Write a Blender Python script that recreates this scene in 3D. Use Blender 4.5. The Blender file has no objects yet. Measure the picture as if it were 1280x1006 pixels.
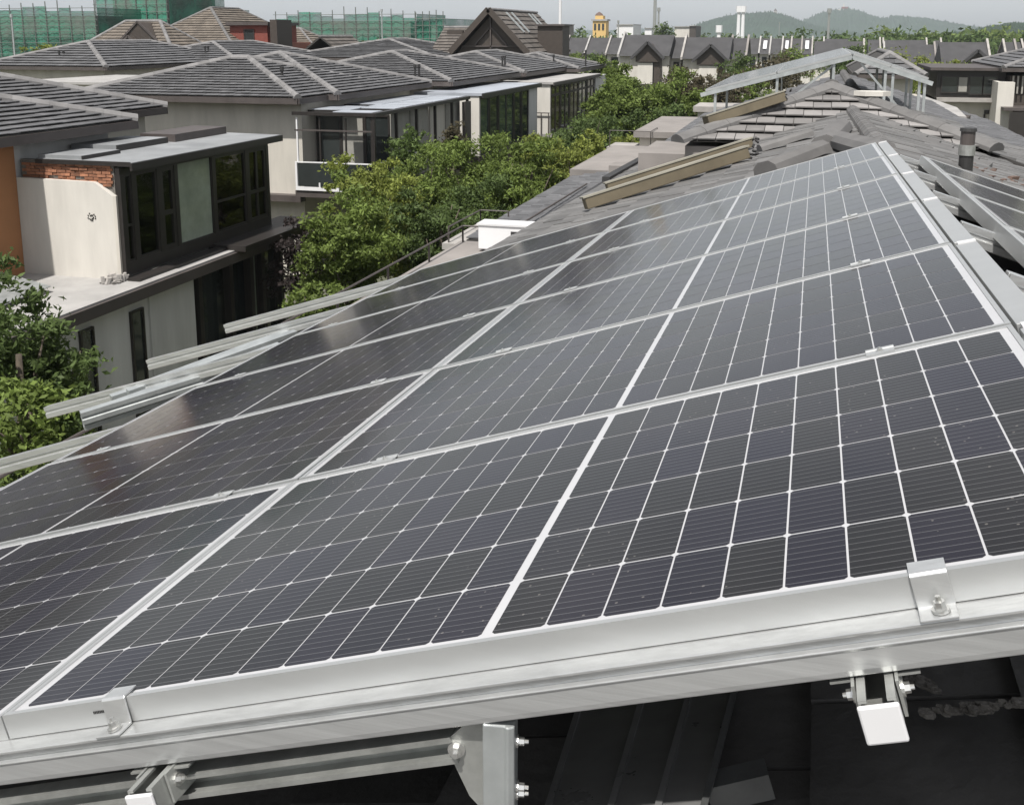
import bpy, math, random
import numpy as np
from mathutils import Vector, Matrix
random.seed(7); RNG = np.random.default_rng(7)
sc = bpy.context.scene
COL = sc.collection

# ------------------------------------------------------------------ camera
CAM = Vector((0.0, 0.0, 8.5)); FPX = 1318.16; CY = 300.0; CX = 640.0
RIGHT = Vector((0.961943, 0.273251, 0.0)); FWD = Vector((-0.268163, 0.944031, -0.192079)); UPV = RIGHT.cross(FWD)
cam = bpy.data.cameras.new("camera"); camo = bpy.data.objects.new("camera", cam); COL.objects.link(camo)
m = Matrix.Identity(4)
for i in range(3):
    m[i][0], m[i][1], m[i][2], m[i][3] = RIGHT[i], UPV[i], -FWD[i], CAM[i]
camo.matrix_world = m
cam.sensor_fit = 'HORIZONTAL'; cam.sensor_width = 36; cam.lens = 36 * FPX / 1280; cam.shift_y = -(503 - CY) / 1280
cam.clip_start = 0.05; cam.clip_end = 20000
sc.camera = camo

# ------------------------------------------------------------------ sky, sun, exposure
SUN_EL = math.radians(62); SUN_AZ = math.radians(180)      # sun behind the camera, along the street
w = bpy.data.worlds.new("World"); sc.world = w; w.use_nodes = True
nt = w.node_tree; nt.nodes.clear()
sky = nt.nodes.new('ShaderNodeTexSky'); sky.sky_type = 'NISHITA'; sky.sun_disc = False
sky.sun_elevation = SUN_EL; sky.sun_rotation = SUN_AZ
sky.air_density = 1.0; sky.dust_density = 1.5; sky.ozone_density = 1.0; sky.altitude = 40
hs = nt.nodes.new('ShaderNodeHueSaturation'); hs.inputs['Saturation'].default_value = 0.22
bg = nt.nodes.new('ShaderNodeBackground'); bg.inputs['Strength'].default_value = 0.108
out = nt.nodes.new('ShaderNodeOutputWorld')
nt.links.new(sky.outputs[0], hs.inputs['Color']); nt.links.new(hs.outputs[0], bg.inputs['Color']); nt.links.new(bg.outputs[0], out.inputs['Surface'])
sl = bpy.data.lights.new("sun", 'SUN'); sl.energy = 5.0; sl.angle = math.radians(1.2); sl.color = (1.0, 0.96, 0.90)
so = bpy.data.objects.new("sun", sl); COL.objects.link(so)
d = Vector((0.04, math.cos(SUN_EL), -math.sin(SUN_EL)))
so.rotation_euler = d.to_track_quat('-Z', 'Y').to_euler(); so.location = (0, -20, 40)
sc.view_settings.view_transform = 'Standard'; sc.view_settings.look = 'None'
sc.view_settings.exposure = 0.32; sc.view_settings.gamma = 1.0; sc.view_settings.use_curve_mapping = False
sc.render.engine = 'CYCLES'
sc.cycles.max_bounces = 6; sc.cycles.transparent_max_bounces = 12; sc.cycles.volume_bounces = 0
sc.cycles.use_denoising = True

def at(x, y, X=None, Y=None, Z=None):
    """a photo pixel carried out to the plane X, Y or Z = const"""
    r = FWD + RIGHT * ((x - CX) / FPX) - UPV * ((y - CY) / FPX)
    t = X / r.x if X is not None else (Y / r.y if Y is not None else (Z - CAM.z) / r.z)
    return CAM + r * t

# ------------------------------------------------------------------ materials
MATS = {}
def mat(name, col, rough=0.6, metal=0.0, var=0.25, vscale=3.0, bump=0.0, bscale=40.0, coat=0.0, spec=0.5, col2=None, coords='Object', island=0.0, trans=0.0, objrand=0.0, detail=6.0, stretch=None):
    m = bpy.data.materials.new(name); m.use_nodes = True
    n = m.node_tree.nodes; l = m.node_tree.links; b = n['Principled BSDF']
    b.inputs['Roughness'].default_value = rough; b.inputs['Metallic'].default_value = metal
    b.inputs['Specular IOR Level'].default_value = spec
    if coat: b.inputs['Coat Weight'].default_value = coat; b.inputs['Coat Roughness'].default_value = 0.11; b.inputs['Coat IOR'].default_value = 1.3
    c2 = col2 or tuple(c * (1 - var) for c in col)
    tc = n.new('ShaderNodeTexCoord'); vec = tc.outputs[coords]
    if coords == 'Object':
        geo = n.new('ShaderNodeNewGeometry'); vec = geo.outputs['Position']
    if stretch:
        mp = n.new('ShaderNodeMapping'); mp.inputs['Scale'].default_value = stretch; l.new(vec, mp.inputs['Vector']); vec = mp.outputs[0]
    no = n.new('ShaderNodeTexNoise'); no.inputs['Scale'].default_value = vscale; no.inputs['Detail'].default_value = detail; no.inputs['Roughness'].default_value = 0.65
    l.new(vec, no.inputs['Vector'])
    ra = n.new('ShaderNodeMapRange'); ra.inputs['From Min'].default_value = 0.3; ra.inputs['From Max'].default_value = 0.7
    l.new(no.outputs['Fac'], ra.inputs['Value'])
    mx = n.new('ShaderNodeMix'); mx.data_type = 'RGBA'; mx.inputs['A'].default_value = (*c2, 1); mx.inputs['B'].default_value = (*col, 1)
    l.new(ra.outputs[0], mx.inputs['Factor']); cout = mx.outputs['Result']
    if island or objrand:
        if island:
            src = n.new('ShaderNodeNewGeometry').outputs['Random Per Island']; a = island
        else:
            src = n.new('ShaderNodeObjectInfo').outputs['Random']; a = objrand
        mr = n.new('ShaderNodeMapRange'); mr.inputs['To Min'].default_value = 1 - a; mr.inputs['To Max'].default_value = 1 + a
        l.new(src, mr.inputs['Value'])
        mv = n.new('ShaderNodeVectorMath'); mv.operation = 'SCALE'; l.new(cout, mv.inputs[0]); l.new(mr.outputs[0], mv.inputs['Scale']); cout = mv.outputs[0]
    l.new(cout, b.inputs['Base Color'])
    rr = n.new('ShaderNodeMapRange'); rr.inputs['To Min'].default_value = rough * 0.85; rr.inputs['To Max'].default_value = min(1, rough * 1.2)
    l.new(no.outputs['Fac'], rr.inputs['Value']); l.new(rr.outputs[0], b.inputs['Roughness'])
    if bump:
        n2 = n.new('ShaderNodeTexNoise'); n2.inputs['Scale'].default_value = bscale; n2.inputs['Detail'].default_value = 4
        l.new(vec, n2.inputs['Vector'])
        bp = n.new('ShaderNodeBump'); bp.inputs['Strength'].default_value = bump; bp.inputs['Distance'].default_value = 0.02
        l.new(n2.outputs['Fac'], bp.inputs['Height']); l.new(bp.outputs[0], b.inputs['Normal'])
    if trans:
        tr = n.new('ShaderNodeBsdfTranslucent'); l.new(cout, tr.inputs['Color'])
        ms = n.new('ShaderNodeMixShader'); ms.inputs[0].default_value = trans
        l.new(b.outputs[0], ms.inputs[1]); l.new(tr.outputs[0], ms.inputs[2]); l.new(ms.outputs[0], n['Material Output'].inputs['Surface'])
    MATS[name] = m
    return m

mat('alu', (0.66, 0.67, 0.67), 0.29, 0.68, var=0.26, vscale=10, bump=0.05, bscale=30, stretch=(0.12, 3, 3))
mat('alu_frame', (0.52, 0.53, 0.53), 0.36, 0.6, var=0.1, vscale=8, stretch=(0.3, 2, 2))
mat('alu_old', (0.55, 0.58, 0.58), 0.42, 0.6, var=0.35, vscale=5)
mat('galv', (0.50, 0.51, 0.49), 0.42, 0.7, var=0.35, vscale=14)
mat('galv_dark', (0.16, 0.165, 0.165), 0.45, 0.5, var=0.4, vscale=9)
mat('pole_grey', (0.15, 0.17, 0.155), 0.6, 0.2, var=0.3)
mat('bolt', (0.7, 0.7, 0.68), 0.3, 0.9, var=0.2)
mat('cap_white', (0.60, 0.60, 0.61), 0.4, var=0.05)
mat('backsheet', (0.47, 0.47, 0.485), 0.45, var=0.08, coat=1.0)
mat('tile', (0.122, 0.122, 0.127), 0.62, var=0.35, vscale=1.3, island=0.22, bump=0.15, bscale=25)
mat('tile_obj', (0.122, 0.122, 0.127), 0.62, var=0.35, vscale=1.3, objrand=0.22, bump=0.15, bscale=25)
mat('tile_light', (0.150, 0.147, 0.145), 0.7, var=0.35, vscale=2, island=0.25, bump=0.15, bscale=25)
mat('tile_light_obj', (0.24, 0.23, 0.225), 0.7, var=0.35, vscale=2, objrand=0.25, bump=0.15, bscale=25)
mat('tile_brown', (0.165, 0.14, 0.115), 0.75, var=0.4, vscale=0.8, island=0.2)
mat('tile_grey_brown', (0.125, 0.11, 0.098), 0.75, var=0.4, vscale=0.8, island=0.2)
mat('under', (0.05, 0.047, 0.045), 0.85, var=0.4)
mat('tile_shade_dark', (0.092, 0.089, 0.086), 0.6, var=0.5, vscale=3, island=0.3, bump=0.3, bscale=25)  # grey roof tile with the shade under the array put into its colour
mat('far_roof', (0.058, 0.057, 0.06), 0.7, var=0.4, vscale=0.8, bump=0.3, bscale=6)
mat('mortar', (0.22, 0.205, 0.185), 0.95, var=0.5, vscale=20, bump=0.8, bscale=60)
mat('cap_tile', (0.145, 0.141, 0.139), 0.7, var=0.35, vscale=2.5, island=0.15, bump=0.1)
mat('cap_tile_dark', (0.20, 0.195, 0.195), 0.7, var=0.35, vscale=2.5, island=0.15)
mat('wood_dark', (0.06, 0.048, 0.04), 0.6, var=0.3)
mat('frame_dark', (0.030, 0.026, 0.024), 0.42, var=0.35, vscale=4)
mat('fascia', (0.085, 0.072, 0.068), 0.55, var=0.35, vscale=2)
mat('cream', (0.56, 0.53, 0.475), 0.85, var=0.22, vscale=1.3, bump=0.1, bscale=30, stretch=(1.5, 1.5, 0.3))
mat('white_wall', (0.60, 0.575, 0.53), 0.85, var=0.2, vscale=1.3, bump=0.1, bscale=30, stretch=(1.5, 1.5, 0.3))
mat('grey_wall', (0.58, 0.575, 0.57), 0.85, var=0.22, vscale=1.3, bump=0.15, bscale=25, stretch=(1.5, 1.5, 0.25))
mat('orange', (0.36, 0.17, 0.075), 0.8, var=0.2, vscale=1.0)
mat('brick', (0.36, 0.16, 0.09), 0.9, var=0.5, vscale=9, objrand=0.35, bump=0.3)
mat('brick_wall', (0.30, 0.12, 0.085), 0.9, var=0.3, vscale=2)
mat('concrete', (0.38, 0.36, 0.34), 0.9, var=0.4, vscale=1.5, bump=0.2)
mat('slab_pink', (0.255, 0.235, 0.222), 0.9, var=0.3, vscale=0.9, bump=0.15)
mat('slab_light', (0.38, 0.37, 0.36), 0.85, var=0.35, vscale=1.0)
mat('roof_felt', (0.28, 0.29, 0.30), 0.55, var=0.45, vscale=0.9)
mat('poly_roof', (0.42, 0.45, 0.50), 0.3, var=0.25, vscale=0.7)
mat('glass_dark', (0.035, 0.042, 0.042), 0.06, var=0.4, vscale=0.6, spec=0.8)
mat('glass_green', (0.05, 0.075, 0.068), 0.06, var=0.4, vscale=0.6, spec=0.8)
mat('glass_brown', (0.075, 0.060, 0.035), 0.09, var=0.4, vscale=1.2, spec=0.7)
mat('glass_pale', (0.34, 0.39, 0.32), 0.08, var=0.4, vscale=1.2, spec=0.6)
mat('curtain', (0.34, 0.33, 0.30), 0.85, var=0.3, vscale=2.0)
mat('white_frame', (0.72, 0.72, 0.73), 0.5, var=0.08)
mat('board_top', (0.30, 0.285, 0.235), 0.6, var=0.35, vscale=1.4)
mat('board_side', (0.150, 0.125, 0.082), 0.6, var=0.4, vscale=2)
mat('pipe_black', (0.035, 0.034, 0.034), 0.6, var=0.4)
mat('sheet_black', (0.30, 0.30, 0.30), 0.28, 0.4, var=0.5, vscale=3)
mat('bark', (0.10, 0.08, 0.06), 0.95, var=0.5, vscale=8)
for nm, c in dict(leaf=(0.185, 0.250, 0.062), leaf_yellow=(0.265, 0.310, 0.072), leaf_dark=(0.125, 0.180, 0.058), leaf_red=(0.115, 0.100, 0.060), leaf_purple=(0.065, 0.052, 0.05), leaf_far=(0.110, 0.170, 0.050)).items():
    mat(nm, c, 0.6, var=0.45, vscale=0.9, island=0.35, trans=0.38, spec=0.25)
mat('ground', (0.12, 0.115, 0.09), 0.95, col2=(0.06, 0.075, 0.035), vscale=0.08)
mat('hill_green', (0.030, 0.060, 0.034), 0.95, var=0.55, vscale=0.03, detail=12)
mat('yellow_wall', (0.62, 0.42, 0.16), 0.8, var=0.1)
mat('red_box', (0.20, 0.055, 0.04), 0.7, var=0.3)
mat('rust', (0.15, 0.10, 0.08), 0.9, var=0.4, vscale=6)

def cell_mat():
    m = bpy.data.materials.new('cell'); m.use_nodes = True
    n = m.node_tree.nodes; l = m.node_tree.links; b = n['Principled BSDF']
    uv = n.new('ShaderNodeUVMap'); sp = n.new('ShaderNodeSeparateXYZ'); l.new(uv.outputs[0], sp.inputs[0])
    def math_(op, a, bb):
        x = n.new('ShaderNodeMath'); x.operation = op
        for i, q in enumerate((a, bb)):
            if isinstance(q, (int, float)): x.inputs[i].default_value = q
            else: l.new(q, x.inputs[i])
        return x.outputs[0]
    f = math_('FRACT', math_('MULTIPLY', sp.outputs['Y'], 9.0), 0)
    line = math_('LESS_THAN', math_('ABSOLUTE', math_('SUBTRACT', f, 0.5), 0), 0.036)
    f2 = math_('FRACT', math_('MULTIPLY', sp.outputs['X'], 55.0), 0)
    fing = math_('MULTIPLY', math_('LESS_THAN', math_('ABSOLUTE', math_('SUBTRACT', f2, 0.5), 0), 0.08), 0.025)
    oi = n.new('ShaderNodeObjectInfo')
    isl = n.new('ShaderNodeNewGeometry')
    rnd = math_('FRACT', math_('ADD', oi.outputs['Random'], isl.outputs['Random Per Island']), 0)
    cr = n.new('ShaderNodeValToRGB'); e = cr.color_ramp.elements
    e[0].position = 0; e[0].color = (0.0062, 0.0058, 0.0072, 1); e[1].position = 1; e[1].color = (0.0068, 0.0062, 0.0145, 1)
    for p, c in ((0.35, (0.0072, 0.0069, 0.0076, 1)), (0.6, (0.0062, 0.0057, 0.0120, 1)), (0.85, (0.0080, 0.0068, 0.0135, 1))):
        x = e.new(p); x.color = c
    l.new(rnd, cr.inputs[0])
    geo = n.new('ShaderNodeNewGeometry')
    du = n.new('ShaderNodeTexNoise'); du.inputs['Scale'].default_value = 2.2; du.inputs['Detail'].default_value = 9; l.new(geo.outputs['Position'], du.inputs['Vector'])
    dm = n.new('ShaderNodeMapRange'); dm.inputs['From Min'].default_value = 0.42; dm.inputs['From Max'].default_value = 0.78; dm.inputs['To Max'].default_value = 0.022
    l.new(du.outputs['Fac'], dm.inputs['Value'])
    sp2 = n.new('ShaderNodeTexVoronoi'); sp2.inputs['Scale'].default_value = 45; l.new(geo.outputs['Position'], sp2.inputs['Vector'])
    speck = math_('MULTIPLY', math_('LESS_THAN', sp2.outputs['Distance'], 0.10), 0.22)
    speck = math_('MULTIPLY', speck, math_('GREATER_THAN', du.outputs['Fac'], 0.53))
    dust = n.new('ShaderNodeMix'); dust.data_type = 'RGBA'; dust.inputs['B'].default_value = (0.42, 0.39, 0.36, 1)
    l.new(math_('ADD', dm.outputs[0], speck), dust.inputs['Factor']); l.new(cr.outputs[0], dust.inputs['A'])
    mx = n.new('ShaderNodeMix'); mx.data_type = 'RGBA'; mx.inputs['B'].default_value = (0.42, 0.42, 0.43, 1)
    l.new(math_('MAXIMUM', math_('MULTIPLY', line, 0.21), fing), mx.inputs['Factor']); l.new(dust.outputs['Result'], mx.inputs['A'])
    l.new(mx.outputs['Result'], b.inputs['Base Color'])
    b.inputs['Roughness'].default_value = 0.5; b.inputs['Coat Weight'].default_value = 1.0; b.inputs['Coat Roughness'].default_value = 0.11; b.inputs['Coat IOR'].default_value = 1.21
    b.inputs['Specular IOR Level'].default_value = 0.08
    MATS['cell'] = m
cell_mat()

def net_mat():
    m = bpy.data.materials.new('net'); m.use_nodes = True
    n = m.node_tree.nodes; l = m.node_tree.links; b = n['Principled BSDF']
    geo = n.new('ShaderNodeNewGeometry'); no = n.new('ShaderNodeTexNoise'); no.inputs['Scale'].default_value = 0.35; no.inputs['Detail'].default_value = 8
    l.new(geo.outputs['Position'], no.inputs['Vector'])
    cr = n.new('ShaderNodeValToRGB'); cr.color_ramp.elements[0].position = 0.35; cr.color_ramp.elements[0].color = (0.012, 0.085, 0.055, 1)
    cr.color_ramp.elements[1].position = 0.7; cr.color_ramp.elements[1].color = (0.045, 0.24, 0.16, 1)
    l.new(no.outputs['Fac'], cr.inputs[0]); l.new(cr.outputs[0], b.inputs['Base Color']); b.inputs['Roughness'].default_value = 0.7
    tr = n.new('ShaderNodeBsdfTransparent'); ms = n.new('ShaderNodeMixShader')
    mr = n.new('ShaderNodeMapRange'); mr.inputs['From Min'].default_value = 0.3; mr.inputs['From Max'].default_value = 0.7; mr.inputs['To Min'].default_value = 0.55; mr.inputs['To Max'].default_value = 0.9
    l.new(no.outputs['Fac'], mr.inputs['Value']); l.new(mr.outputs[0], ms.inputs[0])
    l.new(tr.outputs[0], ms.inputs[1]); l.new(b.outputs[0], ms.inputs[2]); l.new(ms.outputs[0], n['Material Output'].inputs['Surface'])
    MATS['net'] = m
net_mat()
def clear_glass(name, tint):
    m = bpy.data.materials.new(name); m.use_nodes = True; n = m.node_tree.nodes; l = m.node_tree.links; n.remove(n['Principled BSDF'])
    tr = n.new('ShaderNodeBsdfTransparent'); tr.inputs[0].default_value = (*tint, 1); gl = n.new('ShaderNodeBsdfGlossy'); gl.inputs['Roughness'].default_value = 0.03
    fr_ = n.new('ShaderNodeFresnel'); fr_.inputs[0].default_value = 1.6; ms = n.new('ShaderNodeMixShader')
    l.new(fr_.outputs[0], ms.inputs[0]); l.new(tr.outputs[0], ms.inputs[1]); l.new(gl.outputs[0], ms.inputs[2]); l.new(ms.outputs[0], n['Material Output'].inputs['Surface']); MATS[name] = m
clear_glass('glass_clear', (0.90, 0.94, 0.90)); clear_glass('glass_smoke', (0.38, 0.40, 0.38)); clear_glass('glass_amber', (0.42, 0.36, 0.22))

# ------------------------------------------------------------------ mesh helpers
class MB:
    """collects shapes (in world or local coordinates) and links them as ONE mesh object"""
    def __init__(s): s.v = []; s.f = []; s.uv = None
    def add(s, vs, fs):
        o = len(s.v); s.v += [tuple(p) for p in vs]; s.f += [tuple(i + o for i in f) for f in fs]; return s
    def box(s, a, b):
        (x0, y0, z0), (x1, y1, z1) = a, b
        return s.add([(x0,y0,z0),(x1,y0,z0),(x1,y1,z0),(x0,y1,z0),(x0,y0,z1),(x1,y0,z1),(x1,y1,z1),(x0,y1,z1)],
                     [(0,3,2,1),(4,5,6,7),(0,1,5,4),(1,2,6,5),(2,3,7,6),(3,0,4,7)])
    def prism(s, poly, vec):
        n = len(poly); vec = Vector(vec); P = [Vector(p) for p in poly]; Q = [p + vec for p in P]
        return s.add(P + Q, [tuple(range(n))[::-1], tuple(range(n, 2*n))] + [(i, (i+1) % n, n + (i+1) % n, n + i) for i in range(n)])
    def beam(s, p, q, w, h, up=(0, 0, 1)):
        """rectangular bar from p to q, w across, h along up, centred"""
        p = Vector(p); q = Vector(q); d = (q - p).normalized(); up = Vector(up); x = d.cross(up).normalized(); y = x.cross(d)
        a, b = x * w / 2, y * h / 2
        return s.prism([p - a - b, p + a - b, p + a + b, p - a + b], q - p)
    def channel(s, p, q, prof, up=(0, 0, 1)):
        """extrude a closed profile [(across, up)...] from p to q"""
        p = Vector(p); q = Vector(q); d = (q - p).normalized(); up = Vector(up); x = d.cross(up).normalized(); y = x.cross(d)
        return s.prism([p + x * a + y * b for a, b in prof], q - p)
    def tube(s, pts, radii, n=8, cap=True):
        pts = [Vector(p) for p in pts]; o = len(s.v)
        if not hasattr(radii, '__len__'): radii = [radii] * len(pts)
        for i, (p, r) in enumerate(zip(pts, radii)):
            d = (pts[min(i+1, len(pts)-1)] - pts[max(i-1, 0)]).normalized()
            x = d.orthogonal().normalized() if abs(d.z) > 0.95 else d.cross(Vector((0, 0, 1))).normalized(); y = d.cross(x)
            for k in range(n):
                a = 2 * math.pi * k / n; s.v.append(tuple(p + (x * math.cos(a) + y * math.sin(a)) * r))
        for i in range(len(pts) - 1):
            for k in range(n):
                s.f.append((o + i*n + k, o + i*n + (k+1) % n, o + (i+1)*n + (k+1) % n, o + (i+1)*n + k))
        if cap:
            s.f.append(tuple(o + k for k in range(n))[::-1]); s.f.append(tuple(o + (len(pts)-1)*n + k for k in range(n)))
        return s
    def build(s, name, material, parent=None, smooth=False, local=False, bevel=0.0):
        me = bpy.data.meshes.new(name); vs = s.v
        if parent is not None and not local:
            L = parent['_loc']; vs = [(x - L[0], y - L[1], z - L[2]) for x, y, z in vs]
        me.from_pydata(vs, [], s.f); me.materials.append(MATS[material]); me.update()
        if smooth: me.polygons.foreach_set('use_smooth', [True] * len(me.polygons))
        o = bpy.data.objects.new(name, me); COL.objects.link(o)
        if parent is not None: o.parent = parent; o['_loc'] = parent['_loc']
        else: o['_loc'] = (0, 0, 0)
        if bevel:
            b = o.modifiers.new('bevel', 'BEVEL'); b.width = bevel; b.segments = 2; b.limit_method = 'ANGLE'
        return o
def tag(o, label=None, cat=None, group=None, kind=None):
    if label: o['label'] = label
    if cat: o['category'] = cat
    if group: o['group'] = group
    if kind: o['kind'] = kind
    return o
def thing(name, label, cat, loc=(0, 0, 0), group=None):
    o = bpy.data.objects.new(name, None); COL.objects.link(o); o.location = loc; o['_loc'] = tuple(loc); o.empty_display_size = 0.2
    return tag(o, label, cat, group)
def copy_part(o, parent, mw=None):
    c = o.copy(); COL.objects.link(c); c.parent = parent
    if mw is not None: c.matrix_local = mw
    return c

def clip_poly(poly, clip):
    """Sutherland-Hodgman, convex clip polygon counter-clockwise, 2D"""
    out = poly
    for i in range(len(clip)):
        a = clip[i]; b = clip[(i+1) % len(clip)]; inp = out; out = []
        if not inp: return []
        side = lambda p: (b[0]-a[0])*(p[1]-a[1]) - (b[1]-a[1])*(p[0]-a[0])
        for j in range(len(inp)):
            p = inp[j-1]; q = inp[j]; sp, sq = side(p), side(q)
            if (sp >= 0) != (sq >= 0):
                t = sp / (sp - sq); out.append((p[0] + t*(q[0]-p[0]), p[1] + t*(q[1]-p[1])))
            if sq >= 0: out.append(q)
    return out
def tiles(P, eave, tw=0.30, th=0.34, lip=0.045, jitter=0.006, phase=0.0):
    """list of (verts, faces) wedge tiles covering the planar convex polygon P; eave = direction of the courses"""
    P = [Vector(p) for p in P]; e = Vector(eave).normalized()
    n = Vector((0, 0, 0))
    for i in range(1, len(P) - 1): n += (P[i] - P[0]).cross(P[i+1] - P[0])
    n.normalize()
    if n.z < 0: n = -n
    e = (e - n * e.dot(n)).normalized(); s = n.cross(e).normalized()
    if s.z < 0: s = -s; e = -e
    o = P[0]; c2 = [((p - o).dot(e), (p - o).dot(s)) for p in P]
    area = sum(c2[i-1][0]*c2[i][1] - c2[i][0]*c2[i-1][1] for i in range(len(c2)))
    if area < 0: c2 = c2[::-1]
    amin, amax = min(a for a, b in c2), max(a for a, b in c2); bmin, bmax = min(b for a, b in c2), max(b for a, b in c2)
    res = []; row = 0; b = bmin + phase
    while b < bmax:
        a = amin - (tw / 2 if row % 2 else 0)
        while a < amax:
            j = random.uniform(-jitter, jitter)
            poly = clip_poly([(a + 0.006, b + j), (a + tw - 0.006, b + j), (a + tw - 0.006, b + th), (a + 0.006, b + th)], c2)
            if len(poly) >= 3:
                ar = abs(sum(poly[i-1][0]*poly[i][1] - poly[i][0]*poly[i-1][1] for i in range(len(poly)))) / 2
                if ar > 0.006:
                    k = len(poly); dz = random.uniform(-jitter, jitter)
                    h = lambda bb: lip * (1 - (bb - b) / th) + 0.008 + dz
                    top = [o + e*x + s*y + n*h(y) for x, y in poly]; bot = [p_ - n*(0.022 if lip >= 0.04 else lip + 0.01) for p_ in top]
                    res.append((bot + top, [tuple(range(k, 2*k))] + [(i, (i+1) % k, k + (i+1) % k, k + i) for i in range(k)], ar))
            a += tw
        b += th; row += 1
    return res
def tile_face(P, eave, parent, material, objs=0, **kw):
    T = tiles(P, eave, **kw)
    order = list(range(len(T)))
    if objs:
        order.sort(key=lambda i: (Vector(T[i][0][0]) - CAM).length)
    for i in order[:objs]:
        MB().add(T[i][0], T[i][1]).build('roof_tile', material + '_obj', parent)
    rest = order[objs:]
    if rest:
        b = MB()
        for i in rest: b.add(T[i][0], T[i][1])
        tag(b.build('roof_tiles', material, parent), kind='stuff')
def ridge_caps(p, q, parent, material='cap_tile', w=0.24, h=0.11, step=0.40, lift=0.03, name='ridge_cap'):
    """overlapping half-round cap tiles along a ridge or hip, joined into one part"""
    p = Vector(p); q = Vector(q); L = (q - p).length; d = (q - p).normalized(); x = d.cross(Vector((0, 0, 1))).normalized(); z = x.cross(d)
    b = MB(); k = max(1, int(L / step)); st = L / k
    for i in range(k):
        a = p + d * (st * i - 0.02) + z * lift; e = p + d * (st * (i + 1) + 0.02) + z * lift
        prof = [(-1, -0.5), (-0.95, 0.15), (-0.55, 0.75), (0, 1), (0.55, 0.75), (0.95, 0.15), (1, -0.5)]
        r0, r1 = 1.03, 0.97
        A = [a + x * (u * w/2 * r0) + z * (v * h * r0) for u, v in prof]; E = [e + x * (u * w/2 * r1) + z * (v * h * r1) for u, v in prof]
        n = len(prof)
        b.add(A + E, [tuple(range(n)), tuple(range(2*n - 1, n - 1, -1))] + [(i2, n + i2, n + i2 + 1, i2 + 1) for i2 in range(n - 1)] + [(n - 1, 2*n - 1, n, 0)])
    return b.build(name, material, parent)


# ------------------------------------------------------------------ ground, hills
g = MB(); g.add([(-9000,-200,0),(9000,-200,0),(9000,12000,0),(-9000,12000,0)], [(0,1,2,3)])
tag(g.build('ground', 'ground'), kind='structure')

def hill(name, pts, Y, depth, seed, mat_='hill_green'):
    """a wooded ridge whose crest passes through pixel points pts at distance Y"""
    P = [at(x, y, Y=Y) for x, y in pts]; r = np.random.default_rng(seed)
    xs = np.linspace(P[0].x, P[-1].x, 420); zs = np.interp(xs, [p.x for p in P], [p.z for p in P])
    k = np.ones(19) / 19; zs = np.convolve(np.pad(zs, 9, 'edge'), k, 'valid')
    rows = 44; V = []; F = []
    nz = sum(np.sin(xs[None, :] * f + r.uniform(0, 6)) * a for f, a in ((0.02, 5), (0.045, 3), (0.11, 1.5)))[0]
    for j in range(rows):
        t = j / (rows - 1) * 2 - 1
        prof = max(0.0, math.cos(t * math.pi / 2)) ** 1.3
        jit = r.normal(0, 2.6 * Y / 2400, len(xs)) * prof
        bumps = np.sin(xs * 0.013 + t * 5) * 12 * prof * (1 - prof)
        for i in range(len(xs)): V.append((xs[i], Y + t * depth, -5 + (zs[i] + 5 + nz[i] * 0.25) * prof + jit[i] + bumps[i]))
    n = len(xs)
    for j in range(rows - 1):
        for i in range(n - 1): F.append((j*n+i, j*n+i+1, (j+1)*n+i+1, (j+1)*n+i))
    b = MB(); b.v = V; b.f = F
    return tag(b.build(name, mat_, smooth=True), kind='structure')
hill('hill_near', [(820, 46), (850, 40), (880, 30), (905, 22), (925, 18), (955, 17), (975, 19), (1000, 27), (1030, 36), (1080, 44)], 2400, 420, 1)
hill('hill_far', [(935, 44), (975, 37), (1000, 29), (1025, 19), (1040, 14), (1060, 12), (1075, 15), (1090, 22), (1108, 24), (1120, 20), (1130, 23), (1150, 25), (1180, 29), (1200, 33), (1250, 42)], 3300, 600, 2)
hill('hill_right', [(1180, 46), (1225, 38), (1250, 34), (1280, 31), (1320, 30), (1400, 40)], 900, 120, 3)
hill('hill_low', [(600, 43), (700, 40), (760, 41), (800, 37), (830, 40), (870, 42)], 4200, 500, 4)

# ------------------------------------------------------------------ the solar array in the foreground
AO = Vector((-1.2463, 1.2692, 7.3857))
AU = Vector((0.950429, 0.008004, 0.310839)); AV = Vector((0, 0.999669, -0.025741)); AN = Vector((-0.310942, 0.024465, 0.950114))
def A(u, v, n): return AO + AU * u + AV * v + AN * n
def frame_matrix(o, u, v, n):
    m = Matrix.Identity(4)
    for i in range(3): m[i][0], m[i][1], m[i][2], m[i][3] = u[i], v[i], n[i], o[i]
    return m
PL, PW, PITCH = 1.755, 1.038, 1.058
CP_U, CP_V = 0.0843, 0.1655; CS_U, CS_V = 0.0812, 0.1609
def cell_poly(cx, cy, ch=0.0048):
    a, b = CS_U / 2, CS_V / 2
    return [(cx-a+ch, cy-b), (cx+a-ch, cy-b), (cx+a, cy-b+ch), (cx+a, cy+b-ch), (cx+a-ch, cy+b), (cx-a+ch, cy+b), (cx-a, cy+b-ch), (cx-a, cy-b+ch)]
def cells_mesh(centres, name):
    V = []; F = []; UV = []
    for cx, cy in centres:
        p = cell_poly(cx, cy); o = len(V)
        V += [(x, y, 0.0) for x, y in p]; V += [(x, y, -0.0005) for x, y in p]
        F.append(tuple(range(o, o + 8))); UV += [((x - cx) / CS_U + 0.5, (y - cy) / CS_V + 0.5) for x, y in p]
        for i in range(8):
            j = (i + 1) % 8; F.append((o + 8 + i, o + 8 + j, o + j, o + i)); UV += [(0.5, 0.0)] * 4
    me = bpy.data.meshes.new(name); me.from_pydata(V, [], F); me.materials.append(MATS['cell'])
    uvl = me.uv_layers.new(name='UVMap'); uvl.data.foreach_set('uv', [c for q in UV for c in q]); me.update()
    return me
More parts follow.
